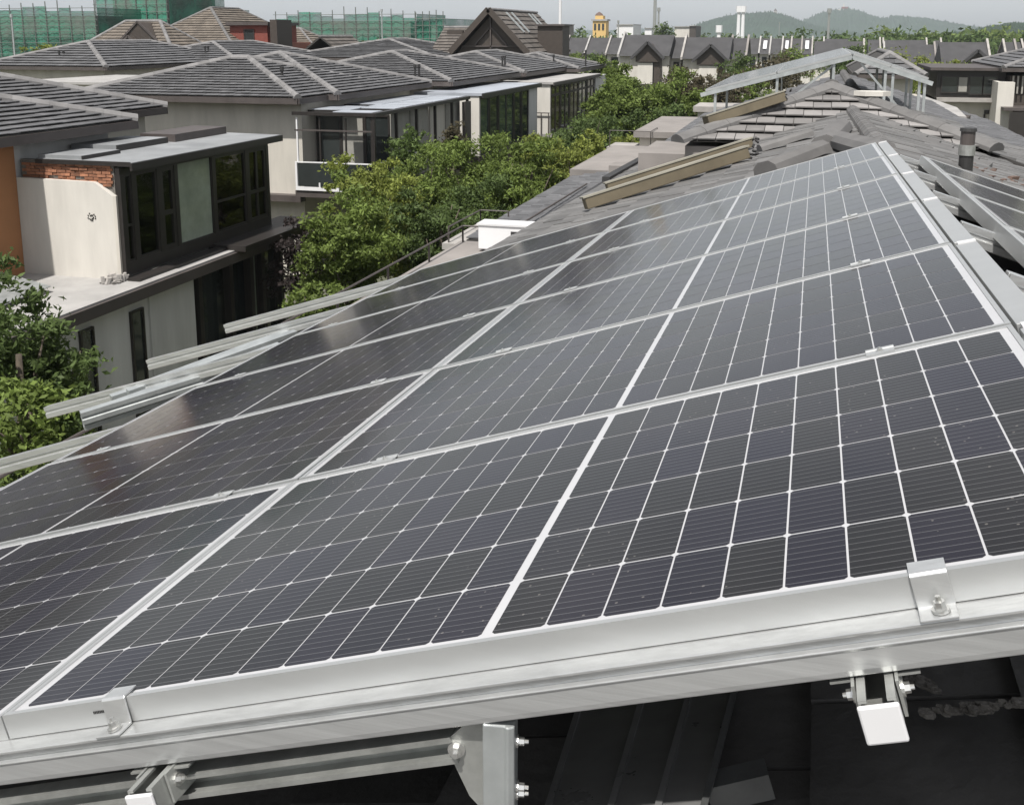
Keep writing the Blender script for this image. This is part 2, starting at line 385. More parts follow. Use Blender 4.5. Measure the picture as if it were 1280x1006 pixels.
MX = (PL - 20 * CP_U - 0.014) / 2; MY = (PW - 6 * CP_V) / 2
CENTRES = [(MX + CP_U * (i + 0.5) + (0.014 if i >= 10 else 0), MY + CP_V * (j + 0.5)) for i in range(20) for j in range(6)]
ONE_CELL = cells_mesh([(0, 0)], 'cell'); ALL_CELLS = cells_mesh(CENTRES, 'cells')
def simple_mesh(mb, name, material, bevel=False):
    me = bpy.data.meshes.new(name); me.from_pydata(mb.v, [], mb.f); me.materials.append(MATS[material]); me.update(); return me
FH = 0.042; LIP = 0.010
fr = MB()
fr.box((0, 0, -FH), (PL, LIP, 0)).box((0, PW - LIP, -FH), (PL, PW, 0)).box((0, LIP + 0.0005, -FH), (LIP, PW - LIP - 0.0005, -0.0006)).box((PL - LIP, LIP + 0.0005, -FH), (PL, PW - LIP - 0.0005, -0.0006))
fr.box((LIP, LIP, -FH), (PL - LIP, LIP + 0.018, -FH + 0.002)).box((LIP, PW - LIP - 0.018, -FH), (PL - LIP, PW - LIP, -FH + 0.002))
FRAME_ME = simple_mesh(fr, 'frame', 'alu_frame')
bs = MB(); bs.box((LIP - 0.002, LIP - 0.002, -0.008), (PL - LIP + 0.002, PW - LIP + 0.002, -0.0032))
BACK_ME = simple_mesh(bs, 'backsheet', 'backsheet')
jb = MB()
for t in (0.25, 0.5, 0.75): jb.box((PL/2 - 0.03, PW*t - 0.05, -0.024), (PL/2 + 0.03, PW*t + 0.05, -0.008))
JB_ME = simple_mesh(jb, 'junction_box', 'pipe_black')
def panel(mw, label, detail, group=None, junction=True):
    o = bpy.data.objects.new('solar_panel', None); COL.objects.link(o); o.matrix_world = mw; o.empty_display_size = 0.1; o['_loc'] = (0, 0, 0)
    tag(o, label, 'solar panel', group)
    def part(me, name, loc=(0, 0, 0)):
        p = bpy.data.objects.new(name, me); COL.objects.link(p); p.parent = o; p.location = loc; return p
    part(FRAME_ME, 'frame'); part(BACK_ME, 'backsheet')
    if junction: part(JB_ME, 'junction_box')
    if detail:
        for cx, cy in CENTRES: part(ONE_CELL, 'cell', (cx, cy, -0.0025))
    else: tag(part(ALL_CELLS, 'cell_grid', (0, 0, -0.0025)), kind='stuff')
    return o
ROWN = ['front row', 'second row', 'third row', 'fourth row', 'fifth row', 'farthest row']
for k in range(6):
    for j, cn in ((0, 'eave-side column'), (1, 'ridge-side column')):
        u0 = -PL - 0.002 if j == 0 else 0.002
        dz = random.uniform(-0.0015, 0.0015)
        panel(frame_matrix(A(u0 + random.uniform(-.002, .002), k * PITCH + 0.01, dz), AU, AV, AN),
              'dark silver-framed solar panel of the big array, %s, %s' % (ROWN[k], cn), k < 4, 'solar panels of the foreground array')

# aluminium rails running under the row joints
RAILS_ = 1.25
RAILP = [(-0.0225, 0.031), (0.0225, 0.031), (0.0225, 0.012), (0.017, 0.007), (0.017, -0.002), (0.0235, -0.006), (0.0235, -0.028), (0.018, -0.031), (-0.018, -0.031), (-0.0235, -0.028), (-0.0235, -0.006), (-0.017, -0.002), (-0.017, 0.007), (-0.0225, 0.012)]
RAILP = [(a * RAILS_, 0.031 - (0.031 - b) * RAILS_) for a, b in RAILP]
def rail(p, q, label, group='mounting rails of the foreground array', prof=RAILP, up=AN, name='mounting_rail', material='alu', cap=None):
    t = thing(name, label, 'rail', p, group)
    MB().channel(p, q, prof, up).build('profile', material, t)
    if cap:
        d = (Vector(q) - Vector(p)).normalized(); c = Vector(q)
        MB().channel(c, c + d * 0.006, [(-0.024, -0.032), (0.024, -0.032), (0.024, 0.032), (-0.024, 0.032)], up).build('end_cap', cap, t, bevel=0.004)
    return t
tips = {2: (-2.6, -0.075), 3: (-3.75, -0.14), 4: (-3.66, -0.045), 5: (-3.62, -0.03), 6: (-3.60, -0.02)}
names = {1: 'second from the front', 2: 'third from the front', 3: 'at the left picture edge', 4: 'free end nearest the left tree', 5: 'free end before the grey wall', 6: 'farthest, free end before dark porch'}
for k in range(1, 7):
    v = k * PITCH; 
    if k == 1: continue
    u1, h1 = tips[k]
    rail(A(1.835, v, -FH - 0.031 - 0.001), A(u1, v, h1 - 0.015), 'long silver rail beyond the lower array edge, ' + names[k])
rail(A(1.835, PITCH, -FH - 0.032), A(-2.5, PITCH, -FH - 0.032), 'silver rail under the joint of the front and second panel rows')

# the heavy front rail, with its lip, groove and face
FRP = [(-0.047, 0.0), (0.02, 0.0), (0.02, -0.062), (-0.036, -0.062), (-0.043, -0.058), (-0.0445, -0.050), (-0.0445, -0.024), (-0.047, -0.022), (-0.047, -0.0195), (-0.038, -0.018), (-0.038, -0.008), (-0.047, -0.005)]
t = thing('front_rail', 'thick bright aluminium rail carrying the front edge of the array', 'rail', A(0, 0, -0.1), 'mounting rails of the foreground array')
fb = MB(); P = A(-2.6, 0.02, -FH - 0.001); Q = A(2.3, 0.02, -FH - 0.001)
fb.prism([P + AV * a + AN * b for a, b in FRP], Q - P)
fb.build('profile', 'alu', t, bevel=0.0012)
# small printed strip on the frame near the left clamp
def bolt_at(mb, c, axis, r=0.009, h=0.012):
    c = Vector(c); ax = Vector(axis).normalized()
    mb.tube([c, c + ax * h * 0.3], [r * 1.5, r * 1.5], 12); mb.tube([c + ax * h * 0.3, c + ax * h], [r, r * 0.95], 6); mb.tube([c + ax * h, c + ax * h * 1.5], [r * 0.5, r * 0.45], 8)
def end_clamp(u, label):
    t = thing('end_clamp', label, 'clamp', A(u, 0, -FH), 'end clamps on the front edge')
    c = MB(); w = 0.0225
    prof = [(0.028, 0.0045), (-0.003, 0.0045), (-0.006, 0.001), (-0.0085, -FH + 0.004), (-0.040, -FH + 0.0035), (-0.040, -FH + 0.0002), (-0.0055, -FH + 0.0006), (-0.002, -0.001), (0.0, 0.0015), (0.028, 0.0015)]
    c.prism([A(u - w, 0.01 + a, b_) for a, b_ in prof], AU * (2 * w)); c.build('plate', 'alu', t, bevel=0.0008)
    bb = MB(); bolt_at(bb, A(u + 0.004, -0.014, -FH + 0.0045), AN, 0.0075, 0.013); bb.build('bolt', 'bolt', t)
end_clamp(1.486, 'small bent aluminium clamp with a bolt, right end of the front edge')
end_clamp(0.235, 'small bent aluminium clamp with a bolt beside the column joint')
# a printed serial sticker
st = MB()
P0 = A(0.185, 0.0094, -0.020)
for i in range(14):
    x = i * 0.0032 + (0.004 if i > 6 else 0)
    st.prism([P0 + AU * x, P0 + AU * (x + 0.0022), P0 + AU * (x + 0.0022) + AN * 0.0045, P0 + AU * x + AN * 0.0045], AV * -0.0003)
tag(st.build('serial_print', 'pipe_black'), 'row of tiny black serial characters printed on the frame edge', 'marking')
# mid clamps in the joints
mcn = 0
for k in range(1, 6):
    for u, un in ((-1.49, 'outer eave side'), (-0.235, 'eave side beside the column joint'), (0.265, 'ridge side beside the column joint'), (1.488, 'outer ridge side')):
        t = thing('mid_clamp', 'small aluminium mid clamp in the %s joint between rows, %s' % (('first', 'second', 'third', 'fourth', 'fifth')[k-1], un), 'clamp', A(u, k * PITCH, 0), 'mid clamps between panel rows')
        c = MB(); v = k * PITCH
        c.prism([A(u - 0.03, v + a, b_) for a, b_ in ((-0.021, 0.0008), (0.021, 0.0008), (0.021, 0.0045), (0.012, 0.0045), (0.009, 0.002), (-0.009, 0.002), (-0.012, 0.0045), (-0.021, 0.0045))], AU * 0.06)
        c.build('plate', 'alu_frame', t)
        bb = MB(); bolt_at(bb, A(u, v, 0.002), AN, 0.006, 0.006); bb.build('bolt', 'bolt', t)
# plates along the upper (ridge) edge
for k in range(6):
    c = MB(); v0, v1 = k * PITCH + 0.03, (k + 1) * PITCH - 0.012
    c.prism([A(1.768, v0, -0.012), A(1.828, v0, -0.015), A(1.828, v0, -0.045), A(1.768, v0, -0.045)], AV * (v1 - v0))
    t = thing('edge_plate', 'flat pale metal plate along the ridge edge of the array, beside the %s' % ROWN[k], 'plate', A(1.8, v0, -0.05), 'plates along the ridge edge')
    c.build('sheet', 'alu_frame', t, bevel=0.002)
    c = MB(); c.prism([A(1.775, v1 + 0.004, -0.008), A(1.827, v1 + 0.004, -0.012), A(1.827, v1 + 0.004, -0.04), A(1.775, v1 + 0.004, -0.04)], AV * 0.03); c.build('joint_strip', 'cap_white', t)

# beams along the slope under the rails, with white end caps
UCH = [(-0.0225, -0.05), (0.0225, -0.05), (0.0225, 0.0), (0.012, 0.0), (0.012, -0.004), (0.0195, -0.004), (0.0195, -0.046), (-0.0195, -0.046), (-0.0195, -0.004), (-0.012, -0.004), (-0.012, 0.0), (-0.0225, 0.0)]
BN = -FH - 0.064
def slope_beam(u, v0, label, cap=True):
    t = thing('support_beam', label, 'beam', A(u, v0, BN), 'beams under the rails')
    MB().channel(A(u, 6.5, BN), A(u, v0, BN), UCH, AN).build('channel', 'galv', t)
    if cap:
        c = MB(); c.prism([A(u - 0.025, v0 - 0.008, BN - 0.054), A(u + 0.025, v0 - 0.008, BN - 0.054), A(u + 0.025, v0 - 0.008, BN - 0.004), A(u - 0.025, v0 - 0.008, BN - 0.004)], AV * 0.007)
        c.build('end_cap', 'cap_white', t, bevel=0.003)
        for s in (-1, 1):
            p = MB(); p.prism([A(u + s * 0.0245, v0 + 0.03 + a, BN + b_) for a, b_ in ((0, -0.045), (0.07, -0.045), (0.07, 0.002), (0.0, 0.002))], AU * (s * 0.004)); 
            p.prism([A(u + s * 0.0285, v0 + 0.05, BN - 0.004), A(u + s * 0.055, v0 + 0.05, BN - 0.004), A(u + s * 0.055, v0 + 0.05, BN - 0.001), A(u + s * 0.0285, v0 + 0.05, BN - 0.001)], AV * 0.04)
            p.build('bracket', 'galv', t)
            bb = MB(); bolt_at(bb, A(u + s * 0.0285, v0 + 0.05, BN - 0.02), AU * s, 0.007, 0.01); bb.build('bolt', 'bolt', t)
slope_beam(1.392, -0.070, 'open galvanised channel with a white end cap, under the right clamp')
slope_beam(0.305, -0.075, 'open galvanised channel with a white end cap, under the left clamp')
slope_beam(-1.3, -0.05, 'galvanised channel under the eave-side panels', False)
# post, gusset and brace under the front rail
t = thing('support_post', 'upright galvanised post under the front rail with a gusset plate', 'post', A(0.90, 0.01, -0.75))
base = A(0.878, 0.0, -FH - 0.064); down = Vector((0, 0, -1))
b = MB(); pr_ = [(-0.022, -0.02), (0.022, -0.02), (0.022, -0.013), (0.015, -0.012), (0.015, -0.017), (-0.015, -0.017), (-0.015, 0.02), (-0.022, 0.02)]
X0 = Vector((0.985, 0.17, 0)).normalized(); Y0 = Vector((-0.17, 0.985, 0)).normalized()
b.prism([base + X0 * x + Y0 * y for x, y in [(-0.0225, -0.0225), (0.008, -0.0225), (0.011, -0.0265), (0.0145, -0.0265), (0.0225, -0.0225), (0.0225, 0.0225), (-0.0225, 0.0225)]], down * 0.75); b.build('post', 'alu_old', t, bevel=0.002)
b = MB(); g0 = base - X0 * 0.0235 + Y0 * 0.004
b.prism([g0 + X0 * x + down * z for x, z in ((0, 0.012), (-0.016, 0.008), (-0.052, 0.045), (-0.052, 0.066), (-0.022, 0.135), (0, 0.16))], Y0 * 0.005); b.build('gusset', 'galv', t)
bb = MB(); bolt_at(bb, g0 + X0 * -0.040 + down * 0.060, -Y0, 0.0085, 0.012); bb.build('bolt', 'bolt', t)
for z in (0.035, 0.108, 0.118):
    bb = MB(); bolt_at(bb, base + X0 * 0.0225 + Y0 * -0.004 + down * z, X0, 0.006, 0.012); bb.build('bolt', 'bolt', t)
bp = g0 + X0 * -0.040 + down * 0.060 + Y0 * 0.012
rail(bp, bp - AU * 1.3 - AN * 0.02, 'thin galvanised brace running left from the gusset plate', 'braces under the array', [(-0.018, -0.02), (0.018, -0.02), (0.018, 0.02), (-0.018, 0.02), (-0.018, 0.012), (0.012, 0.012), (0.012, -0.012), (-0.018, -0.012)], name='brace', material='galv')
# dark sheeting and rail stub lying on the roof below
def RH(x, y, h):
    r = at(x, y, Y=5.0) - CAM; p0 = A(0, 0, h); s = AN.dot(p0 - CAM) / AN.dot(r); return CAM + r * s
t = thing('dark_sheet', 'black glossy ribbed metal sheet on the shaded roof under the array', 'sheet', RH(800, 1000, -0.4))
q = [RH(676, 1040, -0.33), RH(872, 1040, -0.33), RH(922, 850, -0.43), RH(735, 850, -0.43)]
MB().prism(q, (0, 0, -0.008)).build('sheet', 'sheet_black', t)
for a in (0.0, 0.42, 0.72, 1.0):
    p = q[0].lerp(q[1], a); e = q[3].lerp(q[2], a)
    MB().beam(p + Vector((0, 0, 0.003)), e + Vector((0, 0, 0.003)), 0.010, 0.008).build('rib', 'sheet_black' if a < 0.9 else 'galv_dark', t)
p = RH(885, 990, -0.39); rail(p, RH(962, 972, -0.39), 'dark cut rail end poking out beside the black sheet', 'offcuts under the array', [(-0.022, -0.02), (0.022, -0.02), (0.022, 0.02), (-0.022, 0.02), (-0.022, 0.015), (0.016, 0.015), (0.016, -0.015), (-0.022, -0.015)], name='rail_offcut', material='galv_dark')

# second array on the far side of the ridge
BO = Vector((0.75, 1.27, 7.845)); BU = Vector((0.950429, 0, -0.310839)); BV = AV; BNm = BU.cross(BV).normalized()
def B_(u, v, n): return BO + BU * u + BV * v + BNm * n
for k in range(1, 6):
    for j in range(2):
        panel(frame_matrix(B_(j * 1.762, k * PITCH + 0.01, 0), BU, BV, BNm), 'dark solar panel on the slope beyond the ridge, %s, %s' % (ROWN[k], 'ridge side' if j == 0 else 'lower side'), False, 'solar panels beyond the ridge')
for k in range(1, 7):
    rail(B_(3.4, k * PITCH, -FH - 0.032), B_(-0.15, k * PITCH, -FH - 0.032), 'short silver rail end at the ridge, %s from the far corner' % ('first', 'second', 'third', 'fourth', 'fifth', 'sixth')[6 - k], 'rail ends of the array beyond the ridge', up=BNm, cap='alu_frame')
b = MB(); b.prism([B_(-0.028, 1.06, -0.002), B_(-0.004, 1.06, -0.002), B_(-0.004, 1.06, -0.06), B_(-0.028, 1.06, -0.06)], BV * 5.3)
tag(b.build('edge_rail', 'alu_frame'), 'long pale edge rail along the ridge side of the second array', 'rail')

# ------------------------------------------------------------------ the roof under the arrays
RHh = -0.45; RHF = -0.30          # roof plane under the array, and beyond its far edge
house = thing('own_house', 'house under the foreground array, grey tiled roof with ridge caps', 'house', (0, 8, 0))
RU0 = -2.35; RU1 = 1.87; RV0 = -3.0; RV1 = 17.0
ridgeh = A(RU1, 6.3, RHh); ridgef = A(RU1, 6.3, RHF); ridge0, ridge1 = A(RU1, RV0, RHh), A(RU1, RV1, RHF); eave0, eave1 = A(RU0, RV0, RHh), A(RU0, RV1, RHF)
mir = lambda p: Vector((2 * ridge0.x - p.x, p.y, p.z))
b = MB(); b.prism([A(RU0, RV0, RHh), A(RU1, RV0, RHh), A(RU1, 6.3, RHh), A(RU0, 6.3, RHh)], (0, 0, -0.12)); b.prism([A(RU0, 6.25, RHF), A(RU1, 6.25, RHF), A(RU1, RV1, RHF), A(RU0, RV1, RHF)], (0, 0, -0.25)); b.prism([ridge0, mir(A(RU0, RV0, RHh)), mir(A(RU0, 6.3, RHh)), ridgeh], (0, 0, -0.12)); b.prism([ridgef, mir(A(RU0, 6.3, RHF)), mir(eave1), ridge1], (0, 0, -0.25)); b.build('roof_deck', 'under', house)
T = tiles([A(RU0, 6.3, RHF), A(RU1, 6.3, RHF), A(RU1, RV1, RHF), A(RU0, RV1, RHF)], (0, 1, 0), tw=0.30, th=0.33, lip=0.03)
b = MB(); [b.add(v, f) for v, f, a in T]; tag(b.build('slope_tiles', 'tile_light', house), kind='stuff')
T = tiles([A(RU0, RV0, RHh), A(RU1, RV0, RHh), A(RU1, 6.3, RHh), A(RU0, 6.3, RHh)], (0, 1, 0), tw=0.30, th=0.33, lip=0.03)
b = MB(); [b.add(v, f) for v, f, a in T]; tag(b.build('shaded_slope_tiles', 'tile_shade_dark', house), kind='stuff')  # same roof as the slope beyond, coloured darker for the array's shade
T = tiles([mir(A(RU0, RV0, RHh)), mir(A(RU1, RV0, RHh)), mir(A(RU1, 6.3, RHh)), mir(A(RU0, 6.3, RHh))], (0, 1, 0), tw=0.30, th=0.33, lip=0.03) + tiles([mir(A(RU0, 6.3, RHF)), mir(A(RU1, 6.3, RHF)), mir(A(RU1, RV1, RHF)), mir(A(RU0, RV1, RHF))], (0, 1, 0), tw=0.30, th=0.33, lip=0.03)
b = MB(); [b.add(v, f) for v, f, a in T]; tag(b.build('far_slope_tiles', 'tile_light', house), kind='stuff')
ridge_caps(ridge0, ridgeh, house, w=0.2, h=0.08); ridge_caps(A(RU1, 7.3, RHF), ridge1, house, w=0.2, h=0.075)
ev = MB().beam(eave0 + Vector((-0.05, 0, -0.06)), eave1 + Vector((-0.05, 0, -0.06)), 0.14, 0.14); ev.build('gutter', 'pipe_black', house)
MB().box((-2.6, -1.5, 0), (4.2, 15.5, 5.9)).build('wall', 'cream', house)
# ragged mortar line on the shade-darkened tiles under the front edge
b = MB()
for i in range(70):
    a = i / 69; x = 1135 + a * 95; y = 845 + (40 * a if a < 0.35 else 14 + 4 * math.sin(a * 20)) + random.uniform(-5, 5)
    if a >= 0.35: x = 1150 + (a - 0.35) * 230; y = 893 - (a - 0.35) * 26 + random.uniform(-5, 5)
    c = RH(x, y, RHh + 0.03); r = random.uniform(0.004, 0.014)
    b.prism([c + Vector((r * math.cos(t), r * math.sin(t) * 0.8, 0)) for t in (0, 1.2, 2.3, 3.4, 4.5, 5.5)], AN * random.uniform(0.002, 0.008))
tag(b.build('mortar_crumbs', 'mortar'), 'pale ragged line of broken mortar on the shaded tiles', 'mortar', kind='stuff')

# ------------------------------------------------------------------ roofs: generic hip roof
def hip_roof(parent, x0, x1, y0, y1, ze, zr, material='tile', objs=0, faces='SEWN', caps='cap_tile_dark', fascia='fascia', tw=0.33, th=0.36, lip=0.05, capw=0.26):
    """hip roof over the rectangle; ridge along the longer side"""
    hx, hy = (x1 - x0) / 2, (y1 - y0) / 2; cx, cy = (x0 + x1) / 2, (y0 + y1) / 2
    if hx <= hy: R0, R1 = Vector((cx, y0 + hx, zr)), Vector((cx, y1 - hx, zr))
    else: R0, R1 = Vector((x0 + hy, cy, zr)), Vector((x1 - hy, cy, zr))
    SW, SE, NE, NW = Vector((x0, y0, ze)), Vector((x1, y0, ze)), Vector((x1, y1, ze)), Vector((x0, y1, ze))
    if hx <= hy: F = dict(S=[SW, SE, R0], N=[NE, NW, R1], E=[SE, NE, R1, R0], W=[NW, SW, R0, R1]); HL = [(R0, SW), (R0, SE), (R1, NE), (R1, NW)]
    else: F = dict(S=[SW, SE, R1, R0], N=[NE, NW, R0, R1], E=[SE, NE, R1], W=[NW, SW, R0]); HL = [(R0, SW), (R1, SE), (R1, NE), (R0, NW)]
    dk = MB()
    dk.add([SW, SE, NE, NW, R0, R1], [(0, 1, 2, 3)] + ([(0, 1, 4), (1, 2, 5, 4), (2, 3, 5), (3, 0, 4, 5)] if hx <= hy else [(0, 1, 5, 4), (1, 2, 5), (2, 3, 4, 5), (3, 0, 4)]))
    roof = dk.build('roof', 'under', parent)
    for k in faces:
        tile_face(F[k], (1, 0, 0) if k in 'SN' else (0, 1, 0), roof, material, objs if k == faces[0] else 0, tw=tw, th=th, lip=lip)
    for a, e in HL + [(R0, R1)]:
        if (a - e).length > 0.6: ridge_caps(e, a, roof, caps, w=capw)
    fb = MB(); o = 0.06
    for a, e in ((SW, SE), (SE, NE), (NE, NW), (NW, SW)): fb.beam(a + Vector((0, 0, -0.12)), e + Vector((0, 0, -0.12)), 0.12, 0.2)
    fb.build('gutter', fascia, roof)
    return roof
def vent_pair(parent, p, n=2, h=0.55, dy=0.45):
    for i in range(n):
        c = Vector(p) + Vector((0, i * dy, 0))
        MB().tube([c + Vector((0, 0, -0.2)), c + Vector((0, 0, h))], 0.055, 8).tube([c + Vector((0, 0, h - 0.12)), c + Vector((0, 0, h + 0.02))], 0.08, 8).build('vent_pipe', 'pipe_black', parent)
def window_x(parent, X, y0, y1, z0, z1, glass, fw=0.07, mull=None, frame='frame_dark', depth=0.06, trans=None):
    """window in a wall facing +X: frame and pane as its own part"""
    f = MB(); f.box((X - depth, y0, z0), (X, y0 + fw, z1)).box((X - depth, y1 - fw, z0), (X, y1, z1)).box((X - depth, y0 + fw, z0), (X, y1 - fw, z0 + fw)).box((X - depth, y0 + fw, z1 - fw), (X, y1 - fw, z1))
    if mull:
        for zm in mull: f.box((X - depth + 0.01, y0 + fw, zm - fw / 2), (X - 0.002, y1 - fw, zm + fw / 2))
    if trans:
        for ym in trans: f.box((X - depth + 0.012, ym - fw / 2, z0 + fw), (X - 0.004, ym + fw / 2, z1 - fw))
    o = f.build('window', frame, parent)
    MB().box((X - depth + 0.012, y0 + fw, z0 + fw), (X - depth + 0.024, y1 - fw, z1 - fw)).build('pane', glass, o)
    return o
def window_y(parent, Y, x0, x1, z0, z1, glass, fw=0.07, mull=None, frame='frame_dark', depth=0.06, trans=None):
    f = MB(); f.box((x0, Y, z0), (x0 + fw, Y + depth, z1)).box((x1 - fw, Y, z0), (x1, Y + depth, z1)).box((x0 + fw, Y, z0), (x1 - fw, Y + depth, z0 + fw)).box((x0 + fw, Y, z1 - fw), (x1 - fw, Y + depth, z1))
    if mull:
        for zm in mull: f.box((x0 + fw, Y + 0.002, zm - fw / 2), (x1 - fw, Y + depth - 0.01, zm + fw / 2))
    if trans:
        for xm in trans: f.box((xm - fw / 2, Y + 0.004, z0 + fw), (xm + fw / 2, Y + depth - 0.012, z1 - fw))
    o = f.build('window', frame, parent)
    MB().box((x0 + fw, Y + depth - 0.024, z0 + fw), (x1 - fw, Y + depth - 0.012, z1 - fw)).build('pane', glass, o)
    return o

# ------------------------------------------------------------------ house A: glazed box, brick band, lower storey
hA = thing('house', 'nearest house across the street, with black glazed box and exposed brick', 'house', (-18, 18, 0), 'houses across the street')
MB().box((-25, 8, 0), (-16.62, 22.2, 6.35)).build('main_wall', 'grey_wall', hA); MB().box((-16.62, 18.2, 3.3), (-16.58, 18.94, 6.2)).build('orange_panel', 'orange', hA)
MB().box((-26, 22.2, 0), (-18.9, 27, 6.3)).build('rear_wall', 'cream', hA)
r = hip_roof(hA, -25.5, -16.0, 5.0, 22.5, 6.42, 7.75, objs=300, faces='EN', lip=0.045, th=0.26, tw=0.30)
r2 = hip_roof(hA, -28.5, -18.3, 12.0, 27.2, 6.40, 7.95, faces='EN', lip=0.045, th=0.26, tw=0.30)
# the box
X = -14.0
MB().box((-16.6, 18.95, 3.30), (-14.16, 19.10, 5.10)).build('plaster_wall', 'white_wall', hA)
pw = MB(); pw.prism([(-16.6, 18.95, 5.10), (-14.16, 18.95, 5.10), (-14.62, 18.95, 5.40), (-16.6, 18.95, 5.43)], (0, 0.15, 0)); pw.build('plaster_top', 'white_wall', hA)
vc = at(115, 272, Y=18.94); vb = MB()
for i in range(16):
    a_ = i * 2.4; r_ = 0.02 + 0.011 * (i % 5)
    vb.tube([(vc.x + r_ * 1.6 * math.cos(a_), 18.955, vc.z + r_ * 1.6 * math.sin(a_)), (vc.x + r_ * 1.6 * math.cos(a_), 18.935, vc.z + r_ * 1.6 * math.sin(a_))], 0.014, 6)
vb.build('wall_vent', 'frame_dark', hA)
MB().box((-14.16, 18.92, 3.40), (-14.08, 19.12, 5.13)).build('wall_return', 'cream', hA)
b = MB().box((-16.55, 19.08, 5.1), (-14.2, 19.2, 5.82)); bw = b.build('brick_band', 'mortar', hA)
nb = 0
for rw in range(8):
    z = 5.30 + rw * 0.066
    if z > 5.76: break
    x = -16.5 + (0.11 if rw % 2 else 0)
    while x < -14.32:
        bl = min(0.21, -14.22 - x); yy = 19.045 + random.uniform(-0.012, 0.02)
        if random.random() > 0.06 and bl > 0.06:
            MB().box((x, yy, z), (x + bl, 19.10, z + 0.054)).build('brick', 'brick', bw)
        x += 0.225
b = MB(); b.prism([(-16.1, 19.03, 5.83), (-13.72, 19.03, 5.80), (-13.72, 25.55, 5.80), (-16.1, 25.55, 5.83)], (0, 0, 0.03)); br = b.build('box_roof', 'roof_felt', hA)
fb = MB().box((-13.74, 18.99, 5.66), (-13.68, 25.6, 5.82)).box((-16.1, 18.99, 5.75), (-13.74, 19.03, 5.845)); fb.build('box_fascia', 'frame_dark', hA)
MB().box((-16.1, 19.1, 5.835), (-15.0, 20.4, 5.93)).build('roof_step', 'roof_felt', br); MB().box((-15.0, 19.1, 5.84), (-14.97, 20.4, 5.925)).build('step_edge', 'frame_dark', br)
MB().box((-16.5, 20.7, 5.835), (-15.3, 22.7, 5.99)).build('roof_step', 'roof_felt', br); MB().box((-15.3, 20.7, 5.84), (-15.27, 22.7, 5.985)).build('step_edge', 'frame_dark', br)
MB().box((-16.2, 22.9, 5.835), (-15.2, 25.3, 6.04)).build('roof_step', 'fascia', br)
MB().box((-16.6, 19.2, 3.31), (X - 0.12, 25.25, 3.40)).build('box_floor', 'slab_light', hA); MB().box((-16.61, 19.2, 3.4), (-16.55, 25.25, 5.75)).build('box_back_wall', 'white_frame', hA)
for y_, z_, s_ in ((19.75, 3.4, .22), (20.05, 3.4, .25), (20.55, 3.4, .24), (20.75, 3.62, .2), (19.9, 3.66, .18)):
    sb = MB(); sb.tube([(-14.7, y_, z_), (-14.7, y_, z_ + s_ * .35), (-14.7, y_, z_ + s_ * .9), (-14.7, y_, z_ + s_ * 1.15)], [s_ * .8, s_, s_ * .8, s_ * .2], 10); tag(sb.build('sack', 'cap_white', smooth=True), 'pale sack behind the glass of the black box, %s' % {19.75: 'leftmost', 20.05: 'second from the left', 20.55: 'in the narrow pane', 20.75: 'topmost right', 19.9: 'topmost left'}[y_], 'sack', 'sacks stored in the glazed box')
MB().box((X - 0.10, 18.98, 5.55), (X, 25.35, 5.70)).build('head_beam', 'frame_dark', hA)
MB().box((X - 0.10, 18.98, 3.38), (X + 0.01, 25.35, 3.66)).build('sill_beam', 'frame_dark', hA)
for y in (18.98, 19.36, 20.28, 20.95, 22.54, 24.12, 25.2):
    MB().box((X - 0.11, y, 3.66), (X + 0.012, y + 0.14, 5.55)).build('mullion', 'frame_dark', hA)
window_x(hA, X - 0.004, 19.12, 19.36, 3.66, 5.55, 'glass_clear', 0.045, [4.45]); window_x(hA, X - 0.004, 19.50, 20.28, 3.66, 5.55, 'glass_clear', 0.06)
window_x(hA, X - 0.004, 20.42, 20.95, 3.66, 5.55, 'glass_clear', 0.10, [4.5]); window_x(hA, X - 0.004, 21.09, 22.54, 3.66, 5.58, 'glass_pale', 0.03)
window_x(hA, X - 0.004, 22.68, 24.12, 3.66, 5.55, 'glass_amber', 0.05, [4.42]); window_x(hA, X - 0.004, 24.26, 25.2, 3.66, 5.55, 'glass_amber', 0.09, [4.42], trans=[24.72])
MB().box((-16.6, 25.25, 3.38), (-14.02, 25.33, 5.7)).build('end_wall', 'frame_dark', hA)
# lower storey and its ledge
MB().box((-16.6, 14.2, 3.10), (-13.4, 26.3, 3.30)).build('ledge', 'slab_light', hA)
MB().box((-13.42, 14.1, 3.02), (-13.32, 26.3, 3.26)).build('ledge_fascia', 'fascia', hA)
MB().box((-13.92, 18.9, 3.30), (-13.62, 25.6, 3.36)).build('ledge_kerb', 'frame_dark', hA)
MB().box((-16.0, 14.6, 0), (-13.75, 21.1, 3.10)).build('lower_wall', 'grey_wall', hA)
for y0, y1, z1 in ((17.0, 17.42, 2.72), (18.62, 19.08, 2.70)):
    window_x(hA, -13.69, y0, y1, 0.3, z1, 'glass_dark', 0.05)
MB().box((-13.77, 19.3, 0), (-13.70, 19.36, 3.0)).build('downpipe', 'grey_wall', hA)
MB().box((-16.0, 21.1, 0), (-14.1, 25.8, 3.05)).build('porch_core', 'glass_dark', hA)
for y in (21.3, 22.7, 23.7, 24.3, 25.3): MB().box((-13.95, y, 0), (-13.75, y + 0.16, 3.05)).build('porch_post', 'frame_dark', hA)
window_x(hA, -13.9, 23.86, 24.3, 0.1, 2.9, 'glass_pale', 0.04); window_x(hA, -13.9, 24.46, 25.3, 0.1, 2.9, 'glass_dark', 0.05)
MB().box((-14.4, 22.4, 3.28), (-13.1, 26.6, 3.42)).build('porch_roof', 'frame_dark', hA)
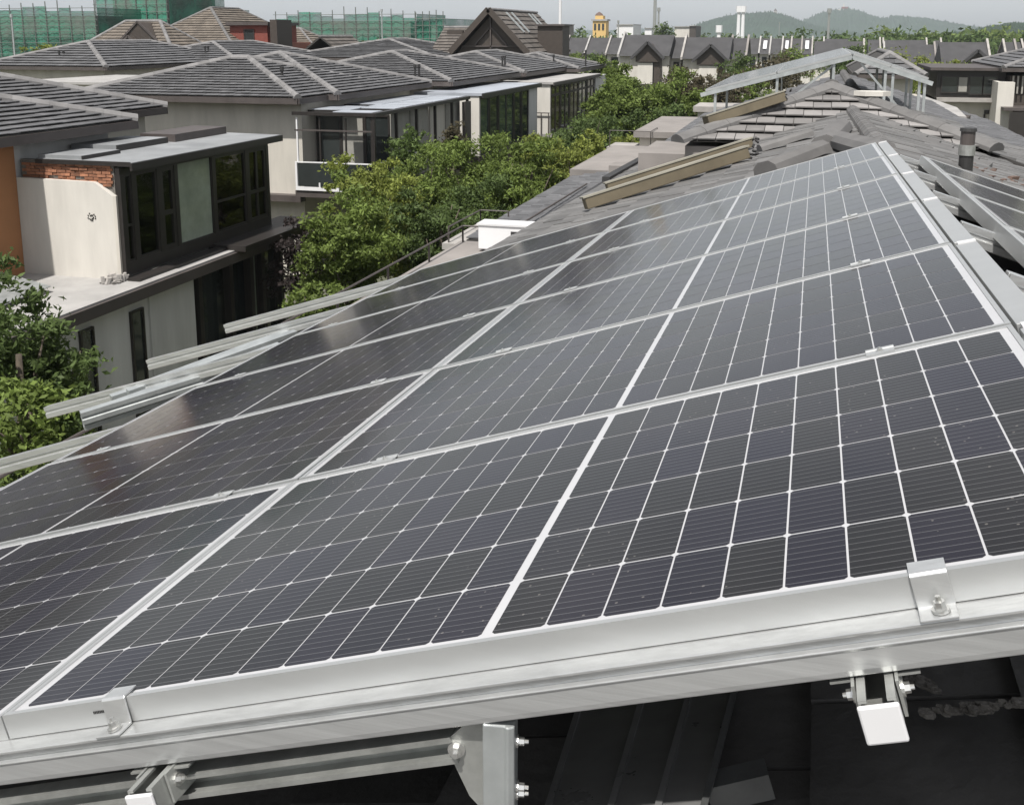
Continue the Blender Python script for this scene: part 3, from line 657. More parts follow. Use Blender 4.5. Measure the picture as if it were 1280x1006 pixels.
b = MB(); b.prism([(-16.5, 14.5, 3.52), (-14.7, 14.5, 3.32), (-14.8, 17.6, 3.42), (-16.5, 17.9, 3.60)], (0, 0, 0.02)); tag(b.build('tarpaulin', 'alu_old'), 'crumpled grey sheet lying on the ledge below the plaster wall', 'sheet')
b = MB()
for i in range(40):
    c = Vector((-14.1 + random.uniform(-.25, .12), 18.75 + random.uniform(-0.25, 0.2), 3.3)); s_ = random.uniform(0.02, 0.08)
    b.prism([c + Vector((s_ * math.cos(t), s_ * math.sin(t), random.uniform(0, .02))) for t in (0, 1.3, 2.4, 3.9, 5)], (random.uniform(-.05, .05), random.uniform(-.05, .05), random.uniform(0.02, 0.16)))
tag(b.build('rubble', 'concrete'), kind='stuff')

# ------------------------------------------------------------------ house B: lit side wall, open sunroom with glass balustrade
hB = thing('house', 'second house across the street, with pale side wall and open-framed sunroom', 'house', (-20, 38, 0), 'houses across the street')
MB().box((-25, 33.3, 0), (-17.05, 43.6, 6.28)).build('main_wall', 'cream', hB)
MB().box((-25.3, 32.9, 2.72), (-17.0, 33.3, 2.95)).build('string_course', 'fascia', hB)
rB1 = hip_roof(hB, -25.9, -16.85, 32.7, 41, 6.35, 7.55, objs=0, faces='SE', lip=0.05, th=0.29, tw=0.30)
rB = hip_roof(hB, -26.0, -16.45, 35.0, 44.6, 6.36, 7.68, faces='SEN', lip=0.05, th=0.29, tw=0.30)
vent_pair(rB1, at(353, 105, Y=35.5), 1, 0.6)
vent_pair(rB, at(519, 98, X=-17.6), 2, 0.6, 0.5)
def sunroom(h, y0, y1, x0=-17.0, x1=-14.0, z0=3.2, z1=5.78, posts=6):
    MB().box((x0, y0, z0 - 0.22), (x1 + 0.08, y1, z0)).build('floor_slab', 'fascia', h)
    for i in range(posts):
        y = y0 + (y1 - y0 - 0.1) * i / (posts - 1); MB().box((x1 - 0.1, y, z0), (x1, y + 0.1, z1)).build('post', 'frame_dark', h)
    MB().box((x1 - 0.12, y0 - 0.05, z1), (x1 + 0.06, y1 + 0.05, z1 + 0.12)).build('roof_beam', 'frame_dark', h)
    MB().box((x0, y0 - 0.05, z1 + 0.002), (x1 - 0.12, y0 + 0.06, z1 + 0.118)).build('roof_beam', 'frame_dark', h)
sunroom(hB, 32.55, 42.6)
for i in range(10):
    y = 32.7 + i; 
    if i in (0, 1, 3): xs = [(-16.9, -15.4)] if i == 1 else [(-15.6, -14.15)]
    else: xs = [(-16.9, -15.5), (-15.45, -14.15)]
    for xa, xb in xs: MB().box((xa, y + 0.06, 5.885), (xb, y + 0.92, 5.91)).build('roof_pane', 'poly_roof', hB)
    MB().box((-17, y, 5.79), (-14.1, y + 0.05, 5.88)).build('rafter', 'frame_dark', hB)
b = hB
for x0, x1, g in ((-16.95, -16.0, 'glass_dark'), (-16.0, -15.1, 'curtain'), (-15.1, -14.15, 'glass_dark')):
    window_y(hB, 34.2, x0, x1, 3.2, 5.7, g, 0.06, frame='frame_dark')
for x in (-16.9, -16.05, -15.1, -14.16): MB().box((x, 32.58, 3.2), (x + 0.05, 32.64, 5.7)).build('mullion', 'frame_dark' if x > -16.5 else 'white_frame', hB)
MB().box((-16.95, 32.57, 5.25), (-14.1, 32.62, 5.30)).build('rail', 'fascia', hB)
bal = MB().box((-16.95, 32.50, 3.22), (-14.1, 32.56, 3.34)).box((-16.95, 32.50, 3.34), (-16.88, 32.56, 4.2)).box((-16.08, 32.50, 3.34), (-16.03, 32.56, 3.5)).box((-16.88, 32.51, 4.17), (-14.1, 32.55, 4.21)).build('balustrade', 'white_frame', hB)
MB().box((-16.86, 32.525, 3.36), (-15.5, 32.535, 4.16)).build('glass', 'glass_dark', bal); MB().box((-15.46, 32.525, 3.36), (-14.2, 32.535, 4.16)).build('glass', 'glass_dark', bal)
for y0, y1, g in ((34.7, 36.5, 'curtain'), (36.6, 38.5, 'curtain'), (38.7, 40.4, 'cream'), (40.5, 42.3, 'curtain')):
    MB().box((-14.35, y0, 3.25), (-14.3, y1, 5.7)).build('curtain', g, hB)
MB().box((-14.02, 32.6, 4.15), (-13.98, 42.5, 4.21)).build('side_rail', 'white_frame', hB)
MB().box((-14.03, 41.8, 3.2), (-13.9, 42.6, 5.7)).build('end_pier', 'fascia', hB)
# ------------------------------------------------------------------ house C and D
hC = thing('house', 'third house across the street, with bluish box roof and green glazing', 'house', (-20, 50, 0), 'houses across the street')
MB().box((-25, 46.6, 0), (-17.0, 57.4, 6.2)).build('main_wall', 'cream', hC)
rC = hip_roof(hC, -25.6, -15.9, 45.9, 57.6, 6.35, 7.55, faces='SE', lip=0.052, th=0.31); vent_pair(rC, at(628, 84, X=-17.5), 2, 0.6, 0.5)
MB().box((-17.0, 44.05, 3.2), (-14.0, 44.2, 5.82)).build('side_wall', 'white_wall', hC)
MB().box((-17, 44.0, 5.83), (-13.85, 54.2, 5.95)).build('box_roof', 'poly_roof', hC)
MB().box((-13.85, 43.95, 5.74), (-13.78, 54.25, 5.93)).build('box_fascia', 'frame_dark', hC)
MB().box((-17, 54.0, 3.2), (-14.0, 54.15, 5.82)).build('side_wall', 'cream', hC); MB().box((-17, 44.0, 2.9), (-13.9, 54.3, 3.2)).build('floor_slab', 'fascia', hC)
for i, (y0, y1, g) in enumerate(((44.2, 45.5, 'glass_green'), (45.6, 47.0, 'glass_dark'), (47.1, 49.6, 'glass_green'), (49.7, 51.0, 'glass_dark'), (51.1, 52.4, 'glass_dark'))):
    window_x(hC, -14.0, y0, y1, 3.2, 5.74, g, 0.09, trans=[(y0 + y1) / 2] if i == 2 else None)
MB().box((-14.2, 52.4, 3.2), (-13.98, 54.0, 5.74)).build('pier', 'grey_wall', hC)
hD = thing('house', 'far end house across the street, with balcony bars and brown glazed doors', 'house', (-20, 65, 0), 'houses across the street')
MB().box((-25, 59.3, 0), (-17.0, 77, 6.2)).build('main_wall', 'cream', hD)
rD = hip_roof(hD, -24.6, -15.9, 58.7, 72.0, 6.3, 7.35, faces='SE'); rD2 = hip_roof(hD, -23, -15.0, 69, 78.0, 6.2, 7.1, faces='SE')
vent_pair(rD2, at(692, 82, Y=70.5), 1, 0.7); vent_pair(rD2, at(732, 80, Y=72), 1, 0.9)
MB().box((-17.0, 57.0, 3.0), (-14.0, 57.15, 5.72)).build('side_wall', 'white_wall', hD)
MB().box((-17, 56.9, 5.74), (-13.8, 70.5, 5.86)).build('box_roof', 'slab_light', hD); MB().box((-13.8, 56.85, 5.68), (-13.74, 70.6, 5.84)).build('box_fascia', 'fascia', hD)
MB().box((-17, 57, 2.8), (-13.9, 70.6, 3.0)).build('floor_slab', 'concrete', hD)
for i, y in enumerate((57.2, 59.6, 62.0, 64.4, 67.0)): window_x(hD, -14.0, y, y + 2.3, 3.0, 5.68, ('glass_brown', 'glass_dark', 'glass_brown', 'glass_green', 'glass_dark')[i], 0.14, [5.1], frame='wood_dark', trans=[y + 1.15])
MB().box((-14.2, 69.4, 3.0), (-13.95, 73.0, 5.72)).build('end_wall', 'grey_wall', hD)
bal = MB().box((-16.6, 56.85, 4.15), (-14.0, 56.9, 4.2)).build('balcony_rail', 'fascia', hD)
for i in range(7): MB().box((-16.6 + i * 0.42, 56.85, 3.0), (-16.55 + i * 0.42, 56.9, 4.15)).build('bar', 'fascia', bal)
MB().box((-14.1, 57.5, 2.6), (-12.6, 66, 2.75)).build('awning', 'roof_felt', hD)

# ------------------------------------------------------------------ second row of roofs and the brown houses behind
def back_house(label, x0, x1, y0, y1, ze, zr, material='tile', faces='SE', wall='cream', vents=None):
    h = thing('house', label, 'house', ((x0 + x1) / 2, (y0 + y1) / 2, 0), 'houses behind the first row')
    MB().box((x0 + 0.6, y0 + 0.6, 0), (x1 - 0.6, y1 - 0.6, ze - 0.05)).build('wall', wall, h)
    r = hip_roof(h, x0, x1, y0, y1, ze, zr, material=material, faces=faces, tw=0.5, th=0.5, lip=0.07, capw=0.34)
    if vents: vent_pair(r, vents, 2, 0.8, 0.4)
    return h, r
h, r = back_house('low hip-roofed house at far left with two dark vent pipes', -51, -41.4, 55.6, 72, 6.5, 7.95, vents=at(75, 80, Y=57.5))
h2, r2 = back_house('low hip-roofed house behind the second house, twin vent pipes on its slope', -48.5, -38.2, 65.8, 82, 6.55, 7.85, vents=at(257, 72, Y=68))
MB().box((-40.8, 47, 3), (-36, 56, 5.9)).build('rear_wing', 'cream', h); MB().box((-41, 46.8, 5.9), (-33, 56, 6.02)).build('wing_roof', 'slab_light', h)
back_house('low hip-roofed house seen between the second house and the gable', -42, -28, 78, 96, 6.6, 8.0)
def gable_roof(h, x0, x1, y0, y1, ze, zr, material, ridge='Y', caps='cap_tile_dark', tw=0.5, th=0.5, faces='AB', lip=0.07):
    if ridge == 'Y':
        cx = (x0 + x1) / 2; Aq = [Vector((x1, y0, ze)), Vector((x1, y1, ze)), Vector((cx, y1, zr)), Vector((cx, y0, zr))]; Bq = [Vector((x0, y1, ze)), Vector((x0, y0, ze)), Vector((cx, y0, zr)), Vector((cx, y1, zr))]; e = (0, 1, 0)
    else:
        cy = (y0 + y1) / 2; Aq = [Vector((x0, y0, ze)), Vector((x1, y0, ze)), Vector((x1, cy, zr)), Vector((x0, cy, zr))]; Bq = [Vector((x1, y1, ze)), Vector((x0, y1, ze)), Vector((x0, cy, zr)), Vector((x1, cy, zr))]; e = (1, 0, 0)
    b = MB(); b.prism(Aq, (0, 0, -0.15)); b.prism(Bq, (0, 0, -0.15)); r = b.build('roof', 'under', h)
    for q in ([Aq] if 'A' in faces else []) + ([Bq] if 'B' in faces else []): tile_face(q, e, r, material, tw=tw, th=th, lip=lip)
    ridge_caps(Aq[3] if ridge == 'Y' else Aq[2], Aq[2] if ridge == 'Y' else Aq[3], r, caps, w=0.3)
    return r, Aq, Bq
# timbered gable house
hG = thing('house', 'tall house with timber-framed gable and steep brown roof', 'house', (-22, 84, 0), 'houses behind the first row')
Y = 80.0; ap = at(610, 12, Y=Y); bl = at(566, 72, Y=Y); brt = at(652, 72, Y=Y)
xl, xr = ap.x - 3.2, ap.x + 3.2; ze = 7.0
r, Aq, Bq = gable_roof(hG, xl, xr, Y, Y + 15, ze, ap.z, 'tile_grey_brown')
MB().prism([(xl + 0.4, Y + 0.8, 0), (xr - 0.4, Y + 0.8, 0), (xr - 0.4, Y + 0.8, ze), (ap.x, Y + 0.8, ap.z - 0.4), (xl + 0.4, Y + 0.8, ze)], (0, 13, 0)).build('wall', 'wood_dark', hG)
for s_, x in ((-1, xl), (1, xr)): MB().beam((x, Y + 0.05, ze), (ap.x, Y + 0.05, ap.z), 0.14, 0.45, (0, 0, 1)).build('bargeboard', 'wood_dark', hG)
tm = [((ap.x, Y + 0.7, ze + 0.3), (ap.x, Y + 0.7, ap.z - 0.6)), ((xl + 0.8, Y + 0.7, ze + 0.5), (xr - 0.8, Y + 0.7, ze + 0.5)), ((ap.x - 1.3, Y + 0.7, ze + 0.6), (ap.x - 0.1, Y + 0.7, ze + 1.9)), ((ap.x + 1.3, Y + 0.7, ze + 0.6), (ap.x + 0.1, Y + 0.7, ze + 1.9))]
for p, q in tm: MB().beam(p, q, 0.1, 0.2, (0, 1, 0)).build('timber', 'fascia', hG)
for y, w_ in ((Y + 4.0, 0.35), (Y + 5.6, 0.35), (Y + 11.0, 0.3), (Y + 12.2, 0.3)):
    n = (Aq[1] - Aq[0]).cross(Aq[3] - Aq[0]).normalized(); n = n if n.z > 0 else -n
    p = Aq[0].lerp(Aq[3], 0.45) + Vector((0, y - Y, 0)) + n * 0.12; q = Aq[0].lerp(Aq[3], 0.93) + Vector((0, y - Y, 0)) + n * 0.12
    MB().beam(p, q, w_, 0.08, n).build('skylight_strip', 'alu_old', r)
d0 = at(672, 33, Y=Y + 6); d1 = at(703, 70, Y=Y + 6)
MB().box((d0.x, Y + 6, d1.z - 1), (d1.x, Y + 8.5, d0.z)).build('dormer', 'wood_dark', hG); MB().box((d0.x - 0.2, Y + 5.8, d0.z), (d1.x + 0.2, Y + 8.7, d0.z + 0.15)).build('dormer_roof', 'fascia', hG)
gable_roof(hG, xl - 3.2, xl + 0.6, Y + 4, Y + 12, ze - 0.2, 9.0, 'tile_grey_brown', 'X')
MB().box((xl - 0.6, Y + 1.2, 8.4), (xl + 0.7, Y + 1.6, 8.7)).build('bracket', 'wood_dark', hG)
# brown hip house with red dormer
hR = thing('house', 'big brown hip-roofed house with brick-red dormer', 'house', (-56, 96, 0), 'houses behind the first row')
ap = at(258, 10, Y=96)
MB().box((ap.x - 7, 91, 0), (ap.x + 9, 108, 7.6)).build('wall', 'brick_wall', hR)
rr = hip_roof(hR, ap.x - 5.0, ap.x + 5.6, 91, 107, 7.6, ap.z, 'tile_brown', faces='SE', caps='cap_tile', tw=0.5, th=0.42, lip=0.08, capw=0.34)
q0 = at(287, 32, Y=93); q1 = at(335, 58, Y=93)
MB().box((q0.x, 93, q1.z - 0.8), (q1.x, 99, q0.z)).build('dormer', 'red_box', hR); MB().box((q0.x - 0.2, 92.6, q0.z), (q1.x + 0.3, 99, q0.z + 0.3)).build('dormer_roof', 'fascia', hR)
w0 = at(304, 37, Y=92.9); w1 = at(318, 55, Y=92.9); window_y(hR, 92.93, w0.x, w1.x, w1.z, w0.z, 'glass_dark', 0.12)
q0 = at(337, 25, Y=92); q1 = at(347, 58, Y=92); MB().box((q0.x, 92, q1.z - 0.5), (q1.x, 95, q0.z)).build('chimney', 'wood_dark', hR)
q0 = at(233, 30, Y=92); q1 = at(246, 48, Y=92); b = MB(); b.prism([(q0.x, 92, q1.z), (q1.x, 92, q1.z + 0.1), (q1.x + 0.1, 94.4, q0.z), (q0.x + 0.1, 94.4, q0.z)], (0, -0.05, 0.06)); b.build('roof_window', 'curtain', hR)
# brown gable house at left with two small gablets
hL = thing('house', 'brown-roofed house at left with two small triangular gablets', 'house', (-60, 86, 0), 'houses behind the first row')
a0, a1 = at(141, 27, Y=84), at(219, 29, Y=84)
MB().box((a0.x - 1.5, 81.5, 0), (a1.x + 2, 88, 7)).build('wall', 'wood_dark', hL)
hip_roof(hL, a0.x - 1.7, a1.x + 1.9, 80.5, 87.0, 7.0, a0.z, 'tile_brown', faces='SE', tw=0.5, th=0.42, lip=0.08, capw=0.34)
for x, y, s_ in ((172, 28, 1.7), (160, 46, 1.1)):
    p = at(x, y, Y=81.5 if s_ > 1.5 else 80.7); b = MB()
    b.prism([(p.x - s_, p.y, p.z - s_ * 0.85), (p.x + s_, p.y, p.z - s_ * 0.85), (p.x, p.y, p.z)], (0, 2.5, 0)); b.build('gablet', 'wood_dark', hL)
    for sg in (-1, 1): MB().beam((p.x + sg * s_ * 1.12, p.y - 0.05, p.z - s_ * 0.95), (p.x, p.y - 0.05, p.z + 0.05), 0.12, 0.16, (0, 0, 1)).build('bargeboard', 'fascia', hL)
h4 = thing('house', 'small brown-roofed house beside the red dormer', 'house', (-46, 106, 0), 'houses behind the first row')
a0, a1 = at(352, 36, Y=103), at(384, 36, Y=103)
MB().box((a0.x - 1, 101.5, 0), (a1.x + 1, 107, 7.2)).build('wall', 'brick_wall', h4); hip_roof(h4, a0.x - 2.5, a1.x + 2.4, 100, 107, 7.0, a0.z, 'tile_brown', faces='SE', tw=0.5, th=0.45, lip=0.08)
h5 = thing('house', 'narrow dark gable end poking up left of the timbered house', 'house', (-38, 96, 0), 'houses behind the first row')
a0 = at(400, 46, Y=90); b = MB(); MB().box((a0.x - 2, 90.4, 0), (a0.x + 2, 96, a0.z - 1.6)).build('wall', 'wood_dark', h5); gable_roof(h5, a0.x - 2.6, a0.x + 2.6, 90, 97, a0.z - 1.9, a0.z, 'tile_grey_brown')

# ------------------------------------------------------------------ buildings wrapped in green scaffold netting
def scaffold(label, x0, x1, y0, y1, z1, bays, lifts, seed):
    r = random.Random(seed)
    t = thing('scaffolded_building', label, 'building', ((x0 + x1) / 2, y0, 0), 'buildings wrapped in green netting')
    MB().box((x0 + 1.2, y0 + 1.3, 0), (x1 - 1.2, y1, z1 - 0.8)).build('core', 'concrete', t)
    dx = (x1 - x0) / bays; dz = z1 / lifts
    for i in range(bays + 1): MB().tube([(x0 + i * dx, y0 - 0.30, 0), (x0 + i * dx, y0 - 0.30, z1 + r.uniform(0.2, 1.0))], 0.055, 6).build('standard', 'pole_grey', t)
    for j in range(1, lifts + 1):
        MB().tube([(x0 - 0.3, y0 - 0.36, j * dz), (x1 + 0.3, y0 - 0.36, j * dz)], 0.035, 6).build('ledger', 'pole_grey', t)
        MB().tube([(x1 + 0.05, y0, j * dz), (x1 + 0.05, y1, j * dz)], 0.035, 6).build('ledger', 'pole_grey', t)
    for i in range(bays):
        b = MB(); n = 6; zt = z1 + r.uniform(-0.6, 0.3); zb = 2.0
        for a in range(n + 1):
            for c in range(n + 1): b.v.append((x0 + i * dx + dx * a / n, y0 - 0.14 - 0.12 * math.sin(a / n * math.pi) * r.uniform(0.3, 1.4), zb + (zt - zb) * c / n))
        for a in range(n):
            for c in range(n): k = a * (n + 1) + c; b.f.append((k, k + n + 1, k + n + 2, k + 1))
        b.build('net_panel', 'net', t)
    b = MB(); b.add([(x1 + 0.12, y0, 2), (x1 + 0.12, y1, 2), (x1 + 0.12, y1, z1), (x1 + 0.12, y0, z1)], [(0, 1, 2, 3)]); b.build('net_panel', 'net', t)
p0, p1 = at(-30, 8, Y=100), at(120, 8, Y=100); scaffold('building at far left behind green netting on bare scaffold poles', p0.x, p1.x, 100, 112, p0.z - 0.3, 10, 18, 1)
p0, p1 = at(120, -12, Y=108), at(209, -10, Y=108); scaffold('taller dark green wrapped building touching the top of the picture', p0.x, p1.x, 108, 120, p0.z, 7, 16, 2)
p0, p1 = at(212, 12, Y=125), at(262, 12, Y=125); scaffold('pale green wrapped building peeping out behind the brown hip roof', p0.x, p1.x, 125, 135, p0.z, 3, 7, 3)
p0, p1 = at(346, 19, Y=118), at(520, 22, Y=118); scaffold('long low building in green netting left of the timbered gable', p0.x, p1.x, 118, 128, p0.z, 12, 14, 4)
p0, p1 = at(521, 24, Y=112), at(555, 24, Y=112); scaffold('narrow corner tower wrapped in dense green netting beside the gable house', p0.x, p1.x, 112, 124, p0.z, 4, 14, 5)

# ------------------------------------------------------------------ roof of the next house in our own row, with its solar rack
PITCHZ = 0.327
hN = thing('house', 'next house beyond the array, hip roof with pale battened hip end and solar rack', 'house', (0.5, 24, 0), 'houses of our own row')
AP = Vector((0.30, 19.8, 7.55)); run = 2.4; AB = Vector((0.30, 20.0, 7.55))
SW, SE = AP + Vector((-run, -run, -run * PITCHZ)), AP + Vector((run, -run, -run * PITCHZ)); NW, NE = AB + Vector((-run, run, -run * PITCHZ)), AB + Vector((run, run, -run * PITCHZ))
dk = MB(); dk.add([SW, SE, AP, AB, NW, NE], [(0, 1, 2), (1, 5, 3, 2), (4, 0, 2, 3), (0, 4, 5, 1), (3, 5, 4)]); rN = dk.build('roof', 'under', hN)
tile_face([SW, SE, AP], (1, 0, 0), rN, 'tile_light', objs=170, tw=0.30, th=0.36, lip=0.055)
tile_face([SE, NE, AB, AP], (0, 1, 0), rN, 'tile_light', tw=0.34, th=0.36, lip=0.035)
tile_face([NW, SW, AP, AB], (0, 1, 0), rN, 'tile_light', tw=0.34, th=0.36, lip=0.035)
ridge_caps(SW, AP, rN, w=0.34, h=0.09, step=0.45); ridge_caps(SE, AP, rN, w=0.34, h=0.09, step=0.45); ridge_caps(AP, AB, rN, w=0.34, h=0.12)
MB().box((-2.0, 17.5, 0), (2.6, 23.2, 6.68)).build('wall', 'slab_pink', hN)
strip = [A(-2.35, 17.0, RHF), A(-0.6, 17.0, RHF), A(-0.6, 24, RHF), A(-2.35, 24, RHF)]
MB().prism(strip, (0, 0, -0.12)).build('lower_deck', 'under', hN); tile_face(strip, (0, 1, 0), hN, 'tile_light', tw=0.34, th=0.36, lip=0.03)
strip2 = [Vector((2.6, 17.5, 6.72)), Vector((5.4, 17.5, 5.8)), Vector((5.4, 23, 5.8)), Vector((2.6, 23, 6.72))]
MB().prism(strip2, (0, 0, -0.12)).build('lower_deck', 'under', hN); tile_face(strip2, (0, 1, 0), hN, 'tile_light', tw=0.34, th=0.36, lip=0.03)
MB().box((-2.9, 18.3, 5.5), (-2.05, 20.5, 6.45)).build('parapet_box', 'slab_pink', hN)
MB().beam((-3.45, 18.2, 5.95), (-3.45, 25, 5.78), 0.14, 0.14).build('gutter', 'pipe_black', hN)
# stepped flashing tiles along the right valley
for i in range(9):
    p = at(1082 + i * 15.5, 151 + i * 7.2, Z=7.22 - i * 0.03)
    MB().prism([p, p + Vector((0.24, 0.03, -0.06)), p + Vector((0.36, 0.42, -0.04)), p + Vector((0.1, 0.40, 0.02))], (0, 0, 0.05)).build('valley_tile', 'cap_tile', rN)
# the darker roof under the rack
hK = thing('house', 'dark-roofed house under the far rack', 'house', (0.9, 31, 0), 'houses of our own row')
kr = [Vector((0.9, 21.2, 7.2)), Vector((0.9, 37.0, 7.2))]; kw = [Vector((-3.6, 21.2, 5.75)), Vector((-3.6, 37.0, 5.75))]; ke = [Vector((5.4, 21.2, 5.75)), Vector((5.4, 37.0, 5.75))]
MB().prism([kw[0], kr[0], kr[1], kw[1]], (0, 0, -0.12)).prism([kr[0], ke[0], ke[1], kr[1]], (0, 0, -0.12)).build('roof', 'under', hK)
tile_face([kw[0], kr[0], kr[1], kw[1]], (0, 1, 0), hK, 'tile', tw=0.34, th=0.36); tile_face([kr[0], ke[0], ke[1], kr[1]], (0, 1, 0), hK, 'tile', tw=0.34, th=0.36); ridge_caps(kr[0], kr[1], hK)
MB().prism([(-3.2, 21.6, 0), (5.0, 21.6, 0), (5.0, 21.6, 5.8), (0.9, 21.6, 7.1), (-3.2, 21.6, 5.8)], (0, 15, 0)).build('wall', 'wood_dark', hK)
# rack
RY0 = 21.6; RL = 1.755; pk = at(1066, 66, Y=RY0); 
lo = at(882, 112, Y=RY0); ro = at(1160, 97, Y=RY0)
LU = (lo - pk).normalized(); RU = (ro - pk).normalized(); VY = Vector((0, 1, 0))
for s_, D, L in ((0, LU, (lo - pk).length), (1, RU, (ro - pk).length)):
    nrm = D.cross(VY) if s_ == 0 else VY.cross(-D); nrm = D.cross(VY); nrm = nrm if nrm.z > 0 else -nrm
    for j in range(2):
        for k in range(7):
            o0 = pk + D * (j * L / 2 + 0.03) + VY * (k * PITCH)
            u = D; v = VY; 
            if u.cross(v).z < 0: o0 = o0 + D * RL * (L / 2 / RL * 0.985); u = -D
            mw = frame_matrix(o0, u * (L / 2 / RL * 0.985), v, u.cross(v).normalized())
            panel(mw, 'thin solar panel of the far rack, %s slope, %s half, %s row' % ('left' if s_ == 0 else 'right', 'ridge' if j == 0 else 'eave', ('nearest', 'second', 'third', 'fourth', 'fifth', 'sixth', 'farthest')[k]), False, 'solar panels of the far rack', junction=False)
    for k in (0.02, 2.6, 7.3):
        rail(pk + VY * k + Vector((0, 0, -0.09)), pk + VY * k + D * (L + 0.1) + Vector((0, 0, -0.09)), 'pale sloping rack rail under the %s slope panels, %s' % ('left' if s_ == 0 else 'right', {0.02: 'nearest', 2.6: 'middle', 7.3: 'farthest'}[k]), 'rails of the far rack', material='alu_old', up=(0, 0, 1), prof=[(-0.03, -0.04), (0.03, -0.04), (0.03, 0.04), (-0.03, 0.04)], name='rack_rail')
    nleg = 0
    for f in (0.12, 0.5, 0.93) if s_ == 0 else (0.45, 0.55, 0.9, 0.97):
        for k in (0.05, 3.0):
            p = pk + D * (L * f) + VY * k + Vector((0, 0, -0.12)); zr = 7.2 - 0.322 * abs(p.x - 0.9) + 0.03; nleg += 1
            zb = min(zr, p.z - 0.25)
            tag(MB().box((p.x - 0.025, p.y - 0.025, zb), (p.x + 0.025, p.y + 0.025, p.z)).build('rack_upright', 'alu_old'), 'thin metal rack upright, %s slope, %s from the ridge, %s row' % (('left', 'right')[s_], {0: 'first', 1: 'second', 2: 'third', 3: 'fourth'}[((0.12, 0.5, 0.93) if s_ == 0 else (0.45, 0.55, 0.9, 0.97)).index(f)], 'near' if k < 1 else 'rear'), 'upright', 'uprights of the far rack')
    a0 = pk + D * (L * 0.12) + VY * 0.1 + Vector((0, 0, -0.15)); a1 = pk + D * (L * 0.62) + VY * 0.1; a1.z = 7.2 - 0.322 * abs(a1.x - 0.9) + 0.15
    tag(MB().beam(a0, a1, 0.04, 0.04).build('rack_brace', 'alu_old'), 'thin diagonal brace under the %s slope of the far rack' % ('left', 'right')[s_], 'brace')
c = at(1090, 120, Z=7.45); b = MB(); b.prism([c + Vector((0.3 * math.cos(t), 0.2 * math.sin(t), 0)) for t in (0, 1.1, 2.2, 3.2, 4.3, 5.3)], (0, 0, 0.08)); tag(b.build('concrete_footing', 'white_wall'), 'small white footing block under a rack leg', 'block')

# chimney pipe at right on our roof
c = at(1207, 207, Z=7.25)
t = thing('flue_pipe', 'dark stubby flue pipe with a paler sleeve rising from the right slope', 'pipe', c)
MB().tube([c + Vector((0, 0, -0.3)), c + Vector((0, 0, 0.10))], 0.066, 14).build('base', 'pipe_black', t, smooth=False)
MB().tube([c + Vector((0, 0, 0.10)), c + Vector((0, 0, 0.20))], 0.076, 14).build('sleeve', 'galv', t); MB().tube([c + Vector((0, 0, 0.20)), c + Vector((0, 0, 0.34))], 0.066, 14).build('pipe', 'fascia', t); MB().tube([c + Vector((0, 0, 0.33)), c + Vector((0, 0, 0.36))], [0.078, 0.074], 14).build('rim', 'pipe_black', t)
# heaps of broken ridge tiles near the pipe
b = MB()
for i in range(160):
    p = at(random.uniform(1215, 1285), random.uniform(200, 245), Z=7.1) ; p.z = 7.50 - 0.0257 * p.y * 0.6 - PITCHZ * abs(p.x - 0.85) + 0.0; s_ = random.uniform(0.015, 0.06); a = random.uniform(0, 6)
    b.prism([p + Vector((s_ * math.cos(a + t), s_ * math.sin(a + t), 0)) for t in (0, 1.2, 3.1, 4.3)], (random.uniform(-.05, .05), 0, random.uniform(0.02, 0.09)))
tag(b.build('broken_tiles', 'rust'), kind='stuff')

# loose ridge pieces on the slope beyond the array
def lump(name, px0, px1, h, w, hh, label, material='cap_tile', cat='tile', taper=1.0):
    p = RH(*px0, h); q = RH(*px1, h); t = thing(name, label, cat, p)
    d = (q - p).normalized(); x = d.cross(AN).normalized(); y = AN
    prof = [(-1, 0), (-0.9, 0.6), (-0.45, 0.95), (0.45, 0.95), (0.9, 0.6), (1, 0)]; n = 6
    V = [p + x * (a * w / 2) + y * (b_ * hh) for a, b_ in prof] + [q + x * (a * w / 2 * taper) + y * (b_ * hh * taper) for a, b_ in prof]
    MB().add(V, [tuple(range(n)), tuple(range(2 * n - 1, n - 1, -1))] + [(i, n + i, n + i + 1, i + 1) for i in range(n - 1)]).build('body', material, t)
    return t
lump('ridge_piece', (1026, 192), (958, 219), RHF + 0.04, 0.30, 0.14, 'long grey ridge piece lying above the top corner of the array')
lump('ridge_piece', (1050, 165), (1030, 186), RHF + 0.05, 0.32, 0.16, 'squat grey ridge block at the bend of the hip', taper=0.9)
lump('ridge_piece', (1014, 170), (950, 190), RHF + 0.04, 0.22, 0.10, 'thin grey ridge piece along the foot of the battened hip end')
lump('ridge_piece', (1103, 195), (1046, 178), RHF + 0.04, 0.26, 0.12, 'grey ridge piece pointing at the array top corner')
